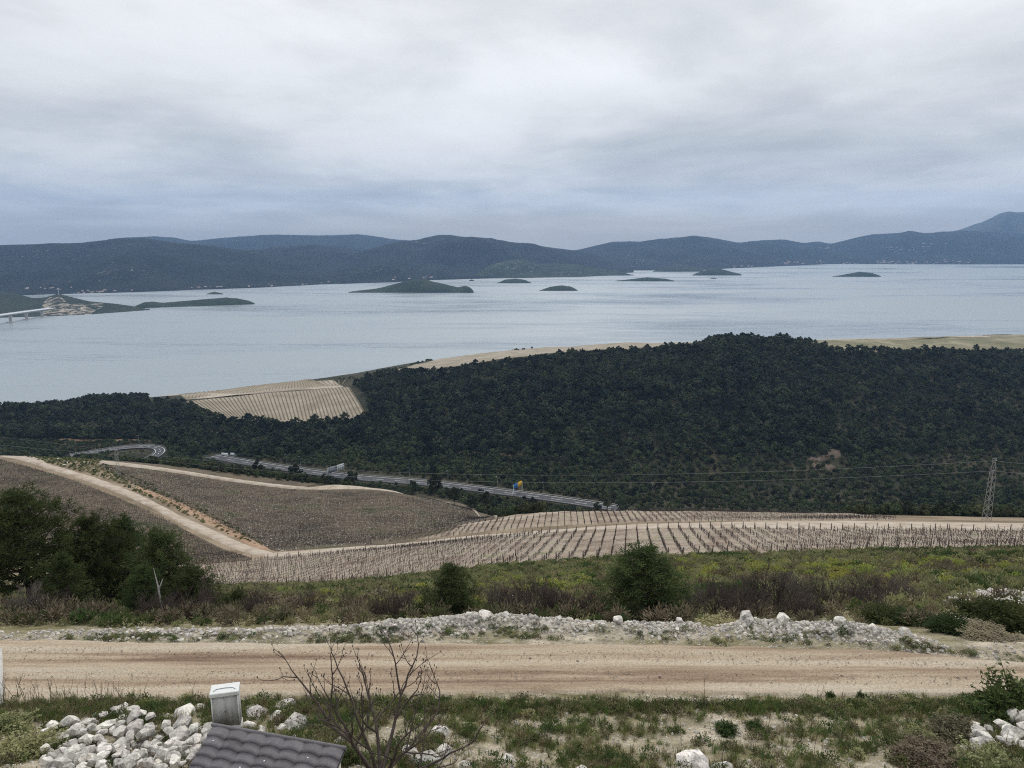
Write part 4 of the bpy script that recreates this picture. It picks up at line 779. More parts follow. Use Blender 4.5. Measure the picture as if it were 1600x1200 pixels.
def gantry():
    p, rz = hwy_at(527); r = empty('sign_gantry', tuple(p), rz-.35); tag(r, 'big grey sign gantry spanning the highway seen from behind', 'sign gantry')
    for y in (-7.6, 7.4): MB().box((0, y, 3.6), (.5, .5, 8.2)).build('post', M['steel'], r)
    for z in (7.2, 5.4): MB().box((0.31, 0, z), (.12, 15.6, .25)).build('beam', M['steel'], r)
    for y, w_, m, m2 in ((-3.9, 6.6, 'signgrey', 'signwhite'), (3.9, 6.2, 'signwhite', 'signdark')):
        o = MB().box((-.05, y, 5.6), (.16, w_, 4.6)).build('sign_panel', M[m], r)
        for k in (-.3, 0, .3): MB().box((.08, y+k*w_, 5.6), (.12, .22, 4.2)).build('rib', M['signdark'], o)
        MB().box((-.16, y, 5.8), (.04, w_*.55, 2.0)).build('sign_field', M[m2], o)
gantry()
def sign():
    p, rz = hwy_at(806); n = np.array([-math.sin(rz), math.cos(rz), 0]); r = empty('direction_sign', tuple(p+n*4), R(-37)); tag(r, 'blue and yellow direction sign on white legs beside the highway', 'road sign')
    for y in (-5.2, 5.0): MB().tube([(0, y, -1.0), (0, y, 6.8)], [.22, .18], 6).build('leg', M['signwhite'], r)
    MB().tube([(0, -5.2, 3.0), (0, -7.5, -.4)], [.16, .16], 5).build('brace', M['signwhite'], r)
    MB().box((-.3, -2.4, 5.2), (.14, 4.7, 3.6)).build('panel', M['signblue'], r)['label'] = 'blue panel'; MB().box((-.3, 2.45, 5.4), (.14, 4.7, 3.8)).build('panel', M['signyellow'], r)['label'] = 'yellow panel'
sign()
def car():
    p, rz = hwy_at(756); n = np.array([math.sin(rz), -math.cos(rz), 0]); r = empty('car', tuple(p+n*2.2+np.array((0, 0, .04))), rz); tag(r, 'dark car driving on the highway', 'car')
    o = MB(); xs = [(-2.15, .35, .75), (-2.1, .35, .95), (-1.2, .35, 1.0), (1.0, .35, .95), (2.0, .35, .8), (2.2, .35, .55)]
    V = [(x, s*.86, z) for x, a, b in xs for s, z in ((-1, a), (1, a), (1, b), (-1, b))]; fs = [[4*i+a, 4*i+(a+1) % 4, 4*i+4+(a+1) % 4, 4*i+4+a] for i in range(5) for a in range(4)]+[[0, 1, 2, 3], [20, 21, 22, 23]]
    o.add(V, fs); o.build('body', M['carpaint'], r)
    V = [(-1.9, -.8, .98), (1.1, -.8, .96), (.3, -.68, 1.45), (-1.4, -.68, 1.45), (-1.9, .8, .98), (1.1, .8, .96), (.3, .68, 1.45), (-1.4, .68, 1.45)]
    MB().add(V, [[0, 1, 2, 3], [4, 5, 6, 7], [1, 5, 6, 2], [0, 4, 7, 3]]).build('windows', M['glass'], r); MB().box((-.55, 0, 1.46), (1.7, 1.36, .04)).build('roof', M['carpaint'], r)
    for x in (-1.35, 1.35):
        for y in (-.8, .8): t = np.linspace(0, 6.283, 13)[:-1]; MB().tube([(x, y-.1, .33), (x, y+.1, .33)], .33, 12).build('wheel', M['rubber'], r)
car()
for k, x in enumerate((352, 366, 380, 394)):
    p = np.array([slat(x, 719)*185/tdep(719), 185/tdep(719), 0]); p[2] = gz(p[0], p[1])+.0; o = MB().box((0, 0, .9), (6.2, .5, 1.8)).box((0, 0, .1), (6.2, 1.0, .5)).build('concrete_barrier', M['signwhite']); o.location = p; o.rotation_euler = (0, 0, -.25); tag(o, 'white concrete barrier block where the highway leaves the trees', 'barrier', 'white barrier blocks')

# ------------------------------------------------------------------ lattice pylons and cables
def pylon(p, h, b, t, rz, label):
    r = empty('pylon', tuple(p), rz); tag(r, label, 'pylon'); hb = h*.80; c = [(-1, -1), (1, -1), (1, 1), (-1, 1)]; wz = lambda z: b+(t-b)*z/hb
    for x, y in c: MB().tube([(x*b, y*b, -.5), (x*t, y*t, hb)], .075, 4).build('leg', M['lattice'], r)
    mb = MB(); n = 11; zs = np.linspace(0, hb, n+1)
    for i in range(n):
        for k in range(4):
            a, d = c[k], c[(k+1) % 4]; w0, w1 = wz(zs[i]), wz(zs[i+1]); q0, q1 = (a, d) if (i+k) % 2 else (d, a); mb.tube([(q0[0]*w0, q0[1]*w0, zs[i]), (q1[0]*w1, q1[1]*w1, zs[i+1])], .045, 4)
    mb.build('bracing', M['lattice'], r)
    hd = MB()
    for s in (-1, 1):
        hd.tube([(s*t, 0, hb), (s*t*1.7, 0, hb+h*.07), (s*t*.9, 0, h*.93), (s*t*1.4, 0, h)], .07, 4)
        hd.tube([(s*t, -t, hb), (s*t*.9, 0, h*.93)], .05, 4).tube([(s*t, t, hb), (s*t*.9, 0, h*.93)], .05, 4)
    hd.tube([(-t*1.4, 0, h), (t*1.4, 0, h)], .06, 4).tube([(-t, 0, h*.93), (t, 0, h*.93)], .06, 4).tube([(-t*.9, 0, h*.93), (t*1.4, 0, h)], .05, 4).build('head', M['lattice'], r)
    for z in (h*.96, hb): MB().tube([(-2.0*t, 0, z-.02), (2.0*t, 0, z-.02)], .06, 4).build('crossarm', M['lattice'], r)
    return r
pb = hit(1541, 815, 190); ptop = CAMH-pb[1]*float(tdep(716)); ph = ptop-pb[2]
pylon(pb, ph, .78, .5, .3, 'grey lattice pylon beyond the near vineyard'); MB()
lb = hit(186, 745, 250); lh = (CAMH-lb[1]*float(tdep(702)))-lb[2]; pylon(lb, lh, .7, .45, .5, 'smaller thin lattice pylon by the sloping track')
def cable(a, b, pym, label):
    a, b = np.array(a), np.array(b); t = np.linspace(0, 1, 60)[:, None]; m = (a+b)/2; zc_ = m[1]*math.tan(0); 
    zz = CAMH-m[1]*float(tdep(pym)); sag = m[2]-zz; q = a*(1-t)+b*t; q[:, 2:] -= 4*sag*t*(1-t)
    tag(MB().tube(q, .022, 4).build('power_cable', M['wire']), label, 'cable')
top1 = pb+np.array((0, 0, ph*.96)); low1 = pb+np.array((0, 0, ph*.80)); top2 = lb+np.array((0, 0, lh*.96)); low2 = lb+np.array((0, 0, lh*.80))
cable(top1, top2, 740.5, 'upper cable strung between the two pylons'); cable(low1, low2, 751, 'lower cable strung between the two pylons')
R1 = np.array([slat(1900, 750)*235, 235, CAMH-235*float(tdep(748))]); cable(top1, R1, 738, 'upper cable leaving the near pylon away from the sea'); cable(low1, R1-np.array((0, 0, 3.2)), 752, 'lower cable leaving the near pylon away from the sea')
L1 = np.array([slat(-200, 650)*360, 360, CAMH-360*float(tdep(655))]); cable(top2, L1, 680, 'upper cable leaving the small pylon over the scrub'); cable(low2, L1-np.array((0, 0, 4)), 693, 'lower cable leaving the small pylon over the scrub')

# ------------------------------------------------------------------ scrub slope behind the berm
v1n = np.array(W(V1_near)); v1s = v1n[:, 0]/v1n[:, 1]
X, Y = jitter(-85, 85, 32.8, 125, .78); sv = X/Y; k = (np.abs(sv) < .95) & (Y < np.interp(sv, v1s, v1n[:, 1])-1.0) & (Y > np.interp(X, BERM[:, 0], BERM[:, 1])+.9); X, Y = X[k], Y[k]
G = at_ground(X, Y); qx, qy = project(*G.T)
clear = inpoly(qx, qy, [(1440, 985), (1455, 968), (1500, 962), (1560, 962), (1600, 972), (1600, 990), (1520, 992)])
n1_ = fbm(X/7, Y/7, 4); keep = (rng.random(len(X)) < np.clip(.80+n1_, .35, 1)) & ~clear; G, qx, qy, n1_ = G[keep], qx[keep], qy[keep], n1_[keep]
UG = [cushion(60+s, 170, .20, .10).build('cushion', [M['olive'], M['twig']], link=False) for s in range(3)]; UH = [cushion(70+s, 190, .20, .05, .7).build('cushion', [M['heath'], M['twig']], link=False) for s in range(3)]
UGR = [cushion(80+s, 170, .16, .10, .6).build('cushion', [M['green'], M['twig']], link=False) for s in range(2)]; US = [cushion(85+s, 260, .12, .09, .58).build('foliage', [M['spurge'], M['twig']], link=False) for s in range(3)]
kind_ = np.clip(n1_*1.4+rng.normal(0, .28, len(G)), -1, 1)
a1 = (kind_ < -.42) | ((G[:, 1] < 37) & (rng.random(len(G)) < .4)); a3 = kind_ > .34; a2 = ~a1 & ~a3
nearf = np.clip((G[:, 1]-31)/9, .5, 1)
scatter('garrigue', G[a2], rng.uniform(.55, 1.3, a2.sum())*nearf[a2], UG, 'olive green cushions of low garrigue on the slope', 'scrub', tilt=.15)
scatter('heath', G[a1], rng.uniform(.6, 1.5, a1.sum()), UH, 'brown twiggy heath on the slope', 'scrub', tilt=.15)
scatter('low_shrubs', G[a3], rng.uniform(.5, 1.2, a3.sum()), UGR, 'low green shrubs on the slope', 'scrub', tilt=.15)
n_ = 0
for boxx in ((1060, 1330, 872, 915, 90), (1330, 1590, 873, 918, 60), (760, 960, 890, 935, 34), (440, 760, 920, 960, 20)):
    for _ in range(boxx[4]):
        p = hit(random.uniform(boxx[0], boxx[1]), random.triangular(boxx[2], boxx[3]), 36); o = shared('spurge_bush', US[n_ % 3].data, None); n_ += 1; k = random.uniform(.8, 2.0)
        o.location = p+np.array((0, 0, .12)); o.scale = (k, k, .4+k*.4); o.rotation_euler = (0, 0, random.uniform(0, 6)); tag(o, 'yellow green spurge cushion on the scrub slope', 'bush', 'spurge cushions on the slope')
def spot(px, Y, py=950): x = float(slat(px, py))*Y; return np.array([x, Y, float(gz(x, Y))])
def to_top(p, py): return (CAMH-p[1]*float(tdep(py)))-p[2]
PINES = []
for sd_, h, w_, zb, nl, per in ((301, 6, 2.3, .3, 110, 30), (302, 6, 2.0, .25, 100, 30), (303, 8, 3.1, 1.8, 95, 34)):
    tr, cr = close_pine(sd_, h, w_, zb, nl, per); PINES.append((h, tr.build('trunk', M['bark'], link=False).data, cr.build('crown', M['pine'], link=False).data))
def pine(px, Y, top, k, label, wide=1.0, rz=0):
    p = spot(px, Y); h, tm, cm = PINES[k]; s = to_top(p, top)/h; o = empty('pine_tree', tuple(p), rz, (s*wide, s*wide, s)); tag(o, label, 'pine tree'); shared('trunk', tm, o); shared('crown', cm, o)
pine(1003, 36, 853, 0, 'bushy dark pine standing alone behind the stone berm', 1.65, 1)
pine(703, 37.5, 884, 1, 'small bushy pine beside a round shrub behind the berm', 1.6, 2)
pine(52, 41, 768, 2, 'tallest pine of the dense clump beside the road', 1.1, .5)
pine(150, 44, 806, 2, 'open crowned pine in the middle of the clump with bare lower limbs', 1.0, 2.5)
pine(-35, 42, 800, 2, 'pine at the outer end of the clump partly out of view', 1.1, 4)
pine(195, 47, 812, 0, 'pine behind the open crowned one in the clump', .95, 3)
pine(262, 41, 832, 0, 'bushy green pine at the vineyard end of the clump', 1.15, 5.2)
pine(305, 39, 888, 1, 'lowest pine at the edge of the clump', 1.7, .3)
pine(105, 38.5, 868, 1, 'young bushy pine in front within the clump', 1.1, 1.3)
pine(228, 38, 885, 1, 'young pine below the dead white branch', 1.2, 2.2)
BUSH = [lobed(110+s, 5200, .060, .026, .75).build('foliage', [m, M['twig']], link=False).data for s, m in enumerate((M['pine'], M['green'], M['heath'], M['olive']))]
def bush(px, Y, wpx, top, k, label, py=960):
    p = spot(px, Y, py); w_ = wpx*Y/F*1.1; h = max(.3, to_top(p, top))/.75; o = shared('bush', BUSH[k], None); o.location = p; o.scale = (w_, w_*.9, h); o.rotation_euler = (0, 0, random.uniform(0, 6)); tag(o, label, 'bush')
bush(657, 36, 36, 938, 0, 'round dark shrub at the foot of the small pine'); bush(374, 46, 52, 915, 0, 'dark rounded bush at the edge of the pine clump'); bush(597, 48, 70, 918, 2, 'brown heath bush on the slope above the berm')
bush(1386, 33.6, 84, 943, 0, 'dark green bush at the end of the stone berm'); bush(1432, 32.8, 90, 958, 0, 'dark spreading bush in front of the pale clearing'); bush(1493, 31.0, 84, 958, 0, 'dense dark bush beside the pale clearing')
bush(1570, 31.8, 130, 932, 0, 'largest dark bush at the clearing'); bush(1519, 70, 30, 868, 0, 'lone small dark bush on the open slope'); bush(1130, 31.6, 84, 966, 3, 'olive bush in the gap of the berm'); bush(1560, 29.6, 110, 1000, 2, 'brown dry bush at the road edge below the clearing'); bush(430, 44, 90, 930, 2, 'low brown heath clump near the pine clump'); bush(520, 42, 80, 945, 3, 'olive scrub clump above the berm'); bush(300, 35.5, 90, 955, 2, 'dark brown scrub under the low pine')
BARE = [bare_shape(130+s, 3.0, 12, 4, 3, .058, .75).build('branches', M['thicket' if s % 4 else 'greytwig'], link=False).data for s in range(4)]
lab_b = ['by the large bare thicket', 'beside the lone pine']
for i, (px, Y, top, lab) in enumerate(((40, 35.5, 918, 'pinkish leafless shrub in front of the pine clump'), (85, 36, 925, 'leafless twiggy shrub against the tallest pine'), (230, 36, 940, 'grey leafless shrub under the young pine'), (290, 36.5, 935, 'leafless brush beside the low pine'), (778, 39, 915, 'thin leafless shrub between the two small pines'), (832, 40, 905, 'taller leafless shrub between the two small pines'),
        (870, 38, 925, 'low leafless brush near the lone pine'), (930, 38, 925, 'leafless brush at the foot of the lone pine'), (1085, 39, 915, 'leafless shrub just past the lone pine'), (1120, 41, 905, 'spindly leafless shrub above the berm gap'), (1165, 39, 905, 'leafless shrub behind the white berm boulder'), (1205, 38, 892, 'tallest leafless shrub in the bare thicket'), (1245, 40, 898, 'broad leafless shrub in the bare thicket'),
        (1290, 39, 905, 'grey leafless shrub behind the berm rubble'), (1330, 41, 905, 'leafless shrub in the middle of the bare thicket'), (1365, 42, 900, 'leafless shrub rising over the dark bush'), (1405, 44, 902, 'leafless shrub at the thicket end by the clearing'), (1585, 34.5, 950, 'pale leafless shrub before the largest dark bush'), (480, 42, 925, 'small leafless shrub on the slope above the berm'))):
    p = spot(px, Y); o = empty('leafless_shrub', tuple(p), i*1.7, to_top(p, top)/2.6); tag(o, lab, 'shrub'); shared('branches', BARE[i % 4], o)
for i in range(46):
    px = random.choice((random.uniform(1070, 1420), random.uniform(1070, 1420), random.uniform(760, 930), random.uniform(240, 420), random.uniform(540, 640))); Y = random.uniform(34.5, 41); p = spot(px, Y)
    o = empty('leafless_shrub', tuple(p), i*2.1, max(.5, to_top(p, random.uniform(916, 952)))/2.7); tag(o, 'brown leafless shrub packed among others behind the stone berm', 'shrub', 'leafless shrubs behind the berm'); shared('branches', BARE[1+i % 3], o)
p = spot(252, 36.6); k = to_top(p, 888); tag(MB().tube([p+np.array((0, 0, k*.2)), p+np.array((-.05, 0, k*.6)), p+np.array((-.2, 0, k))], [.05, .045, .01], 5).tube([p+np.array((-.05, 0, k*.55)), p+np.array((.2, 0, k*.75)), p+np.array((.3, 0, k*.82))], [.035, .03, .01], 5).build('dead_branch', M['deadwood']), 'bleached dead forked branch standing in the pine clump', 'branch')

# ------------------------------------------------------------------ rocks
def rock(p, s, label, group=None, k=None):
    o = shared('boulder', ROCKS[random.randrange(8) if k is None else k], None); o.location = p; o.scale = (s*random.uniform(.85, 1.2), s*random.uniform(.8, 1.1), s*random.uniform(.7, 1.05)); o.rotation_euler = (random.gauss(0, .35), random.gauss(0, .35), random.uniform(0, 6.28)); tag(o, label, 'boulder', group)
HEAP = [(62, 1168), (80, 1140), (130, 1132), (150, 1118), (200, 1112), (240, 1130), (262, 1150), (320, 1140), (335, 1160), (330, 1230), (90, 1230), (70, 1195)]
pts = []
for _ in range(4000):
    x, y = random.uniform(55, 345), random.uniform(1105, 1230)
    if inpoly(np.array([x]), np.array([y]), HEAP)[0]:
        p = hit(x, y); s = random.choice((.28, .34, .4, .48, .62))
        if all(np.hypot(*(p[:2]-q[0][:2])) > .33*(s+q[1]) for q in pts): pts.append((p, s))
    if len(pts) > 118: break
for p, s in pts: rock(p+np.array((0, 0, .08+random.uniform(0, .2)+.25*max(0, 1-abs(p[0]+9.5)/4))), s*1.12, 'pale angular limestone boulder in the heap beside the tiled roof', 'heap of boulders beside the roof')
P_ = []
while len(P_) < 620:
    x, y = random.uniform(50, 350), random.uniform(1102, 1232)
    if inpoly(np.array([x]), np.array([y]), HEAP)[0]: P_.append(hit(x, y)+np.array((0, 0, random.uniform(0, .10))))
scatter('rubble', np.array(P_), np.minimum(.30, rng.gamma(2, .05, len(P_))+.05), kit(PEB, 'stone'), 'small broken stones between the boulders beside the roof', 'rubble', tilt=1.0)
for x, y, s, lab in ((289, 1117, .95, 'large rounded grey boulder in the grass above the heap'), (312, 1108, .6, 'small brownish boulder behind the large grey one'), (388, 1110, .62, 'pale boulder against the side of the white cabinet'), (402, 1117, .8, 'broad white boulder beside the cabinet'), (415, 1104, .5, 'pointed boulder behind the broad white one'), (446, 1106, .85, 'big white block with dark underside near the bare tree'), (430, 1122, .6, 'grey split boulder below the white block'), (462, 1134, .9, 'long grey boulder at the grass edge'),
        (388, 1138, .62, 'rounded boulder at the roof ridge'), (408, 1143, .55, 'white boulder next to the roof ridge'), (440, 1138, .45, 'pale upright stone by the roof'), (458, 1155, .4, 'small stone above the roof corner'), (532, 1158, .5, 'white stone under the bare tree branches'), (688, 1148, .6, 'jagged white boulder to one side of the bare tree'), (640, 1178, .6, 'pale stone at the foot of the bare tree'), (690, 1178, .7, 'flat pale rock beside the tree base'), (665, 1192, .8, 'wide pale rock at the tree base'), (725, 1196, .5, 'yellowish stone beside the pale rocks'),
        (850, 1206, .6, 'dark grey rounded rock in the bank'), (912, 1207, .6, 'white topped rock in the bank'), (1085, 1199, 1.2, 'broad grey rock outcrop in the bank'), (1125, 1203, .8, 'grey rock slab beside the broad outcrop'), (808, 1130, .2, 'single white stone in the weeds'), (795, 1186, .45, 'cracked grey rock in the weeds'), (1508, 1172, .45, 'curved white stone by the corner shrubs')):
    rock(hit(x, y)+np.array((0, 0, -.02)), s, lab)
for _ in range(34):
    x = random.uniform(1520, 1640); y = random.uniform(1118+(1600-x)*.35, 1172); rock(hit(x, y)+np.array((0, 0, random.uniform(.05, .35))), random.uniform(.25, .7), 'white boulder in the small heap behind the corner shrubs', 'corner heap of boulders')
# larger stones of the berm, then its rubble
for _ in range(88):
    x = random.uniform(180, 1440); hb = np.interp(x, bpx, bph); bb = hit(x, np.interp(x, bpx, bpy_)); yy = np.interp(bb[0], BERM[:, 0], BERM[:, 1])+random.gauss(0, .45); p = np.array([bb[0], yy, float(gz(bb[0], yy))]); rock(p+np.array((0, 0, .04)), random.uniform(.18, .42)*(0.6+.5*hb), 'pale limestone block on the berm along the gravel road', 'blocks on the stone berm')
for x, s, lab, k in ((1172, .95, 'big white boulder at the start of the second berm', 2), (1232, .75, 'white boulder with a peak on the second berm', 6), (1325, .6, 'grey brown boulder set in the second berm', 4), (757, .8, 'upright grey slab on the highest part of the berm', 5), (970, .6, 'pointed white stone on the berm before the lone pine', 6), (1068, .55, 'grey block at the end of the first berm', 0), (1424, .5, 'rounded white stone at the tail of the second berm', 3)):
    bb = hit(x, np.interp(x, bpx, bpy_)); yy = np.interp(bb[0], BERM[:, 0], BERM[:, 1]); rock(np.array([bb[0], yy, float(gz(bb[0], yy))+.12]), s, lab, k=k)
rfx = np.array([hit(x, y) for x, y in ((-330, 1002), (0, 1001), (400, 1006), (800, 1008), (1000, 1008), (1200, 1013), (1400, 1020), (1500, 1026), (1600, 1036), (1900, 1048))])
def roadfar(X): return np.interp(X, rfx[:, 0], rfx[:, 1])
def rand_along(n, sd, h0=.15):
    X = rng.uniform(-30, 30, n*3); hh = np.interp(X, BERM[:, 0], bph); k = rng.random(n*3) < hh*1.15*np.clip(.75+1.3*fbm(X*.6, X*0+h0*9, 3), .15, 1); X = X[k][:n]; Y = np.interp(X, BERM[:, 0], BERM[:, 1])+rng.normal(0, sd, len(X)); k = Y > roadfar(X)-.15; return X[k], Y[k]
X, Y = rand_along(5200, .62); scatter('rubble', at_ground(X, Y, .02), rng.uniform(.06, .26, len(X)), kit(PEB, 'stone'), 'pale limestone rubble of the berm along the gravel road', 'rubble', tilt=1.0)
X, Y = rand_along(5000, 1.3); X2 = rng.uniform(-34, 34, 2600); Y2 = np.where(rng.random(2600) < .5, 23.9, roadfar(X2)+.25)+rng.normal(0, .25, 2600); X = np.r_[X, X2]; Y = np.r_[Y, Y2]; scatter('gravel', at_ground(X, Y, .01), rng.uniform(.03, .10, len(X)), kit(PEB, 'stone'), 'loose gravel along the road edges', 'gravel', tilt=1.0)
X = rng.uniform(-34, 34, 15000); Y = rng.uniform(24, 29, 15000); scatter('road_gravel', at_ground(X, Y, .075), rng.gamma(2, .010, len(X))+.012, kit(GRV, 'stone'), 'small loose stones on the gravel road surface', 'gravel', tilt=1.0)
X = rng.uniform(-30, 32, 30000); Y = rng.uniform(13, 24.3, 30000); kk = bankf(X, Y); k = rng.random(len(X)) < np.clip(kk, .12, 1); X, Y = X[k], Y[k]; scatter('bank_stones', at_ground(X, Y, .0), np.minimum(.16, rng.gamma(2, .02, len(X))+.025), kit(PEB, 'stone'), 'small stones strewn over the bank below the road', 'stones', tilt=1.0)
Q = [(1478, 948), (1490, 938), (1530, 934), (1600, 932), (1700, 930), (1700, 948), (1600, 950), (1520, 952)]
P_ = []
while len(P_) < 420:
    x, y = random.uniform(1478, 1700), random.uniform(930, 952)
    if inpoly(np.array([x]), np.array([y]), Q)[0]: P_.append(hit(x, y, 36)+np.array((0, 0, random.uniform(.15, .45))))
scatter('rubble', np.array(P_), rng.uniform(.15, .6, len(P_)), kit(PEB, 'stone'), 'heap of pale rubble on the slope above the clearing', 'rubble', tilt=1.0)
sheet('clearing', [(1440, 984), (1480, 988), (1540, 990), (1620, 988)], [(1452, 970), (1500, 963), (1550, 963), (1620, 972)], 40, 14, M['track'], .10, 'pale bare clearing behind the dark bushes', ymin=34, wob=.4)
X = rng.uniform(-90, 90, 26000); Y = rng.uniform(96, 172, 26000); poly = [tuple(p[:2]) for p in W(V1_near)]+[tuple(p[:2]) for p in W(V1_far[1:], 100)][::-1]; k = inpoly(X, Y, poly); X, Y = X[k], Y[k]
scatter('field_stones', at_ground(X, Y, .16), rng.uniform(.06, .26, len(X)), kit(PEB, 'stone'), 'white stones strewn over the soil of the near vineyard', 'stones', tilt=1.0)

for pl_, lab_, dz_ in ((W([(x+6, y-1) for x, y in V3_near], 150)+W([(x, y+8) for x, y in V3_far], 150)[::-1]+W([(190, 748), (250, 777), (330, 814)], 150), 'pale stones strewn over the large vineyard on the spur', .34), (W([(-160, 820), (0, 850), (100, 868), (200, 880), (300, 884), (385, 876)], 120)+W([(-160, 686), (0, 721), (60, 736), (120, 754), (250, 808), (385, 873)], 120)[::-1], 'pale stones strewn over the vineyard below the sloping track', .30)):
    q = np.array(pl_)[:, :2]; X = rng.uniform(q[:, 0].min(), q[:, 0].max(), 34000); Y = rng.uniform(q[:, 1].min(), q[:, 1].max(), 34000); k = inpoly(X, Y, q.tolist()); X, Y = X[k], Y[k]
    scatter('field_stones', at_ground(X, Y, dz_), rng.uniform(.10, .42, len(X)), kit(PEB, 'stone'), lab_, 'stones', tilt=1.0)
# ------------------------------------------------------------------ weeds and grass of the bank
TF = [tuft(s, 34, .26, .012, .8).build('tuft', M['grass' if s < 3 else 'drygrass'], link=False) for s in range(5)]
X = rng.uniform(-30, 32, 15000); Y = rng.uniform(12.5, 24.2, 15000); kk = bankf(X, Y); k = (rng.random(len(X)) < np.clip(1.05-kk*1.25, .06, 1)); X, Y = X[k], Y[k]
X3 = rng.uniform(-32, 32, 2600); Y3 = 23.6-np.abs(rng.normal(0, .5, 2600)); X, Y = np.r_[X, X3], np.r_[Y, Y3]
scatter('grass', at_ground(X, Y), rng.uniform(.4, 1.25, len(X)), TF, 'short green grass and weeds on the bank below the gravel road', 'grass', tilt=.15)
X = rng.uniform(-30, 32, 5200); Y = rng.uniform(13, 24, 5200); kk = bankf(X, Y); k = (rng.random(len(X)) < np.clip(1.0-kk*1.1, .05, .9)); X, Y = X[k], Y[k]; X3 = rng.uniform(-20, 25, 900); Y3 = 23.5-np.abs(rng.normal(0, .3, 900)); X, Y = np.r_[X, X3], np.r_[Y, Y3]
BC = [cushion(140+s, 130, .14, .07, .5).build('weed', [m, M['twig']], link=False) for s, m in enumerate((M['green'], M['grass'], M['olive'], M['heath'], M['green']))]
scatter('weeds', at_ground(X, Y), rng.uniform(.18, .62, len(X)), BC, 'small leafy weeds on the bank below the gravel road', 'weeds', tilt=.2)
X = rng.uniform(-30, 30, 1800); Y = np.interp(X, BERM[:, 0], BERM[:, 1])-rng.uniform(.5, 2.1, 1800); k = (fbm(X*.5, Y*.8, 3)+rng.normal(0, .2, 1800) > -.05) & (Y > roadfar(X)+.1); X, Y = X[k], Y[k]
scatter('verge_weeds', at_ground(X, Y), rng.uniform(.15, .45, len(X)), [x.copy() for x in BC], 'low weeds at the foot of the stone berm', 'weeds', tilt=.2)
def stalk(s): r = np.random.default_rng(s); return MB().tube([(0, 0, -.05), (r.normal(0, .04), r.normal(0, .04), .5), (r.normal(0, .09), r.normal(0, .09), 1.0)], [.011, .009, .005], 3, cap=False).tube([(.02, 0, .7), (.09, .05, .92)], [.006, .004], 3, cap=False).build('stalk', M['straw'], link=False)
X = np.r_[rng.uniform(-20, -13, 150), rng.uniform(-20, 26, 160)]; Y = np.r_[rng.uniform(22.2, 24, 150), rng.uniform(15, 24, 160)]
scatter('dry_stems', at_ground(X, Y), rng.uniform(.4, 1.15, len(X)), [stalk(s) for s in range(5)], 'tall thin dry stems standing along the road edge', 'stems', tilt=.12)
def nbush(px, py, w_, h, k, label): p = hit(px, py); o = shared('bush', BUSH[k], None); o.location = p; o.scale = (w_, w_, h/.75); o.rotation_euler = (0, 0, random.uniform(0, 6)); tag(o, label, 'bush')
for a_ in ((1592, 1116, 3.4, 1.9, 1, 'large green shrub at the road edge by the corner heap'), (1550, 1118, 1.9, .9, 1, 'lower green shrub beside the large one at the road edge'), (1440, 1165, 1.5, .55, 3, 'yellowish green low shrub on the bank'), (1500, 1152, 1.9, .75, 2, 'grey brown twiggy shrub above the corner heap'), (1450, 1196, 2.2, .6, 2, 'purplish brown twiggy cushion on the bank'), (1545, 1199, 1.9, .9, 3, 'olive shrub in front of the corner heap'), (1388, 1140, .6, .45, 3, 'single tuft bush on the gravelly bank'),
           (1132, 1146, .9, .6, 1, 'dark green weed bush on the bank'), (1180, 1140, .7, .4, 1, 'smaller green weed bush next to the dark one'), (1296, 1092, .45, .45, 1, 'small dark shrub at the road edge with a thin neighbour'), (1344, 1093, .32, .5, 1, 'upright dark tuft at the road edge'), (30, 1180, 2.4, .8, 3, 'grey green shrub patch beside the boulder heap'), (15, 1140, 1.8, .6, 3, 'low olive shrub at the end of the road bank'), (540, 1192, 1.0, .6, 1, 'green shrub at the corner of the tiled roof'), (230, 1112, .9, .4, 1, 'green tuft between the boulders'), (955, 1190, .5, .35, 1, 'small green weed near the white topped rock')): nbush(*a_)
# the bare many stemmed tree
p = spot(595, 18.2, 1210); h = to_top(p, 992); t0 = empty('leafless_tree', tuple(p), .6, 1.0); tag(t0, 'leafless many stemmed tree with knobbly twigs in front of the road', 'tree')
bare_shape(211, h*1.0, 8, 2, 3, .066, 1.0, 6, .030).build('branches', M['twig'], t0)
p = spot(1132, 17.9, 1200); t0 = empty('leafless_sapling', tuple(p), 0, 1); tag(t0, 'thin leafless sapling by the grey outcrop', 'sapling'); bare_shape(222, 1.5, 2, 1, 1, .02, .3, 4).build('branches', M['twig'], t0)
for x, y in ((845, 1085), (890, 1090), (1010, 1085), (1280, 1083)):
    p = hit(x, y+6); o = empty('dry_weed', tuple(p), x, 1); tag(o, 'dry brown branching weed at the near road edge', 'weed', 'dry branching weeds'); bare_shape(230+x, .75, 3, 2, 1, .009, .6, 3, .014).build('branches', M['straw'], o)

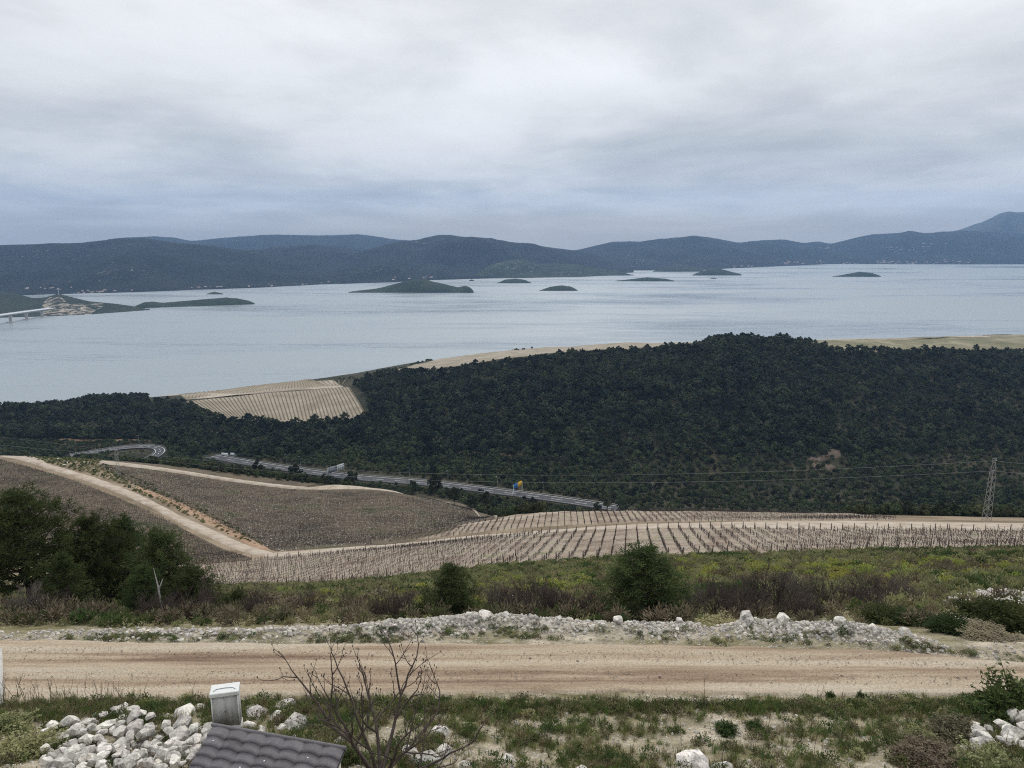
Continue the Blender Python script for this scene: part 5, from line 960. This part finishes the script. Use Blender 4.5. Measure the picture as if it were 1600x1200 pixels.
# ------------------------------------------------------------------ concrete edge, cabinet, shed roof
a_ = hit(4, 1020); b_ = hit(7, 1106); lf = np.array((-1.3, -.1, 0)); q = np.array([a_, b_, b_+lf, a_+lf]); q[:, 2] = gz(q[:, 0], q[:, 1])
tag(MB().add(np.vstack([q-np.array((0, 0, .3)), q+np.array((0, 0, .22))]), [[3, 2, 1, 0], [4, 5, 6, 7], [0, 1, 5, 4], [1, 2, 6, 5], [2, 3, 7, 6], [3, 0, 4, 7]]).build('concrete_slab', M['concrete']), 'pale concrete slab edging the end of the gravel road', 'slab')
def cabinet():
    p = hit(357, 1143); r = empty('utility_cabinet', tuple(p), R(13)); tag(r, 'white plastic electricity cabinet standing among the boulders', 'cabinet')
    W_, D_, H_ = .84, .34, 1.42
    MB().box((0, 0, .06), (W_+.04, D_+.06, .5)).build('plinth', M['concrete'], r)
    MB().box((0, 0, .31+(H_-.31)/2), (W_, D_, H_-.31)).build('body', M['cab'], r)
    bm = bmesh.new(); bmesh.ops.create_cube(bm, size=1); bmesh.ops.scale(bm, vec=(W_+.06, D_+.10, .16), verts=bm.verts)
    for v in bm.verts:
        if v.co.z > 0: v.co.x *= .985; v.co.z += .05 if v.co.y > 0 else -.02
    bmesh.ops.bevel(bm, geom=list(bm.edges), offset=.025, segments=2, affect='EDGES', profile=.5); me = bpy.data.meshes.new('lid'); bm.to_mesh(me); bm.free(); me.materials.append(M['cablid']); o = shared('lid', me, r); o.location = (0, 0, H_+.06)
    g = MB().tube([(-.33, -.1, .088), (-.25, -.02, .1), (0, 0, .104), (.25, -.02, .1), (.33, -.1, .088)], .012, 4).build('groove', M['signgrey'], o)
    dr = MB().box((0, -D_/2-.012, .86), (W_-.10, .02, H_-.46)).build('door', M['cab'], r); MB().box((0, -D_/2-.03, .9), (.04, .02, .12)).build('lock', M['signgrey'], dr)
    for s in (-1, 1): MB().box((s*(W_/2-.022), -D_/2-.01, .86), (.04, .03, H_-.34)).build('edge_strip', M['cablid'], r)
    MB().box((0, -D_/2-.011, .40), (W_-.04, .02, .03)).build('sill', M['signgrey'], r)
cabinet()
def shed():
    A = np.array([-5.30, 11.60, CAMH-8.5]); B = np.array([-2.84, 11.0, CAMH-8.5]); u = (B-A)/np.linalg.norm(B-A); nh = np.array([u[1], -u[0], 0]); pit = R(24); dn = nh*math.cos(pit)+np.array((0, 0, -math.sin(pit))); up = np.cross(dn, u); up = up if up[2] > 0 else -up
    L = np.linalg.norm(B-A); nc = 7; cw = L/nc; ch = .175; nr = 12
    r = empty('shed', (float((A+B)[0]/2), float((A+B)[1]/2-.8), CAMH-12)); tag(r, 'shed with a grey scalloped tile roof below the cabinet', 'shed'); O = np.array(r.location)
    rf = MB().add(np.array([A-u*.02, B+u*.02, B+u*.02+dn*nr*ch, A-u*.02+dn*nr*ch])-up*.035-O, [[0, 3, 2, 1]]).build('roof', M['tile'], r)
    us = np.linspace(0, 1, 9); prof_ = .020*np.sin(us*math.pi*.92)**.8; prof_[-1] -= .012
    V = []
    for v, z, in ((0, 0), (ch*.75, .018), (ch+.012, .030), (ch+.014, .000)): V += [u*(cw*x_*1.02)+dn*(v-.02*math.sin(x_*math.pi)+.022*x_**3)+up*(z+pz) for x_, pz in zip(us, prof_)]
    me = MB().add(np.array(V), grid_faces(4, 9)).build('tile', M['tile'], link=False, smooth=True).data
    for i in range(nc):
        for j in range(nr): o = shared('tile', me, rf); o.location = A+u*cw*i+dn*ch*j-O
    MB().tube([A-u*.03-O-dn*.02, B+u*.03-O-dn*.02], .035, 8).build('ridge_trim', M['tile'], r)
    fx = MB().box((0, 0, 0), (.022, .022, .012)).build('fixing', M['signwhite'], link=False).data
    for i, j in ((0, 1), (2, 3), (3, 2), (4, 4), (5, 1), (1, 5), (6, 3)): o = shared('fixing', fx, rf); o.location = A+u*cw*(i+.5)+dn*ch*(j+.5)+up*.036-O
    c0 = A+nh*.88+u*L/2; mb = MB().box((0, 0, 0), (L-.1, 1.66, 3.2), math.atan2(u[1], u[0])); mb.V[0] += np.array([c0[0], c0[1], CAMH-11.4])-O; 
    top = mb.V[0][4:]; 
    for k_ in range(4, 8):
        w_ = mb.V[0][k_]+O; dd = (w_-A)@nh; mb.V[0][k_][2] = (A[2]-abs(dd)*math.tan(pit)-.12)-O[2]
    mb.build('wall', M['shedwall'], r)
shed()

# ------------------------------------------------------------------ haze over the strait
hz = bpy.data.materials.new('haze_air'); hz.use_nodes = True; t = NT(hz.node_tree)
vol = t.n('ShaderNodeVolumePrincipled', {'Color': (.335, .565, .95, 1), 'Density': 6.2e-5, 'Anisotropy': .2}); t.n('ShaderNodeOutputMaterial', {'Volume': vol.outputs[0]})
tag(MB().box((0, 5500, 460), (25000, 15200, 960)).build('haze', hz), 'thin bluish haze over the sea and far hills', 'haze', kind='stuff')
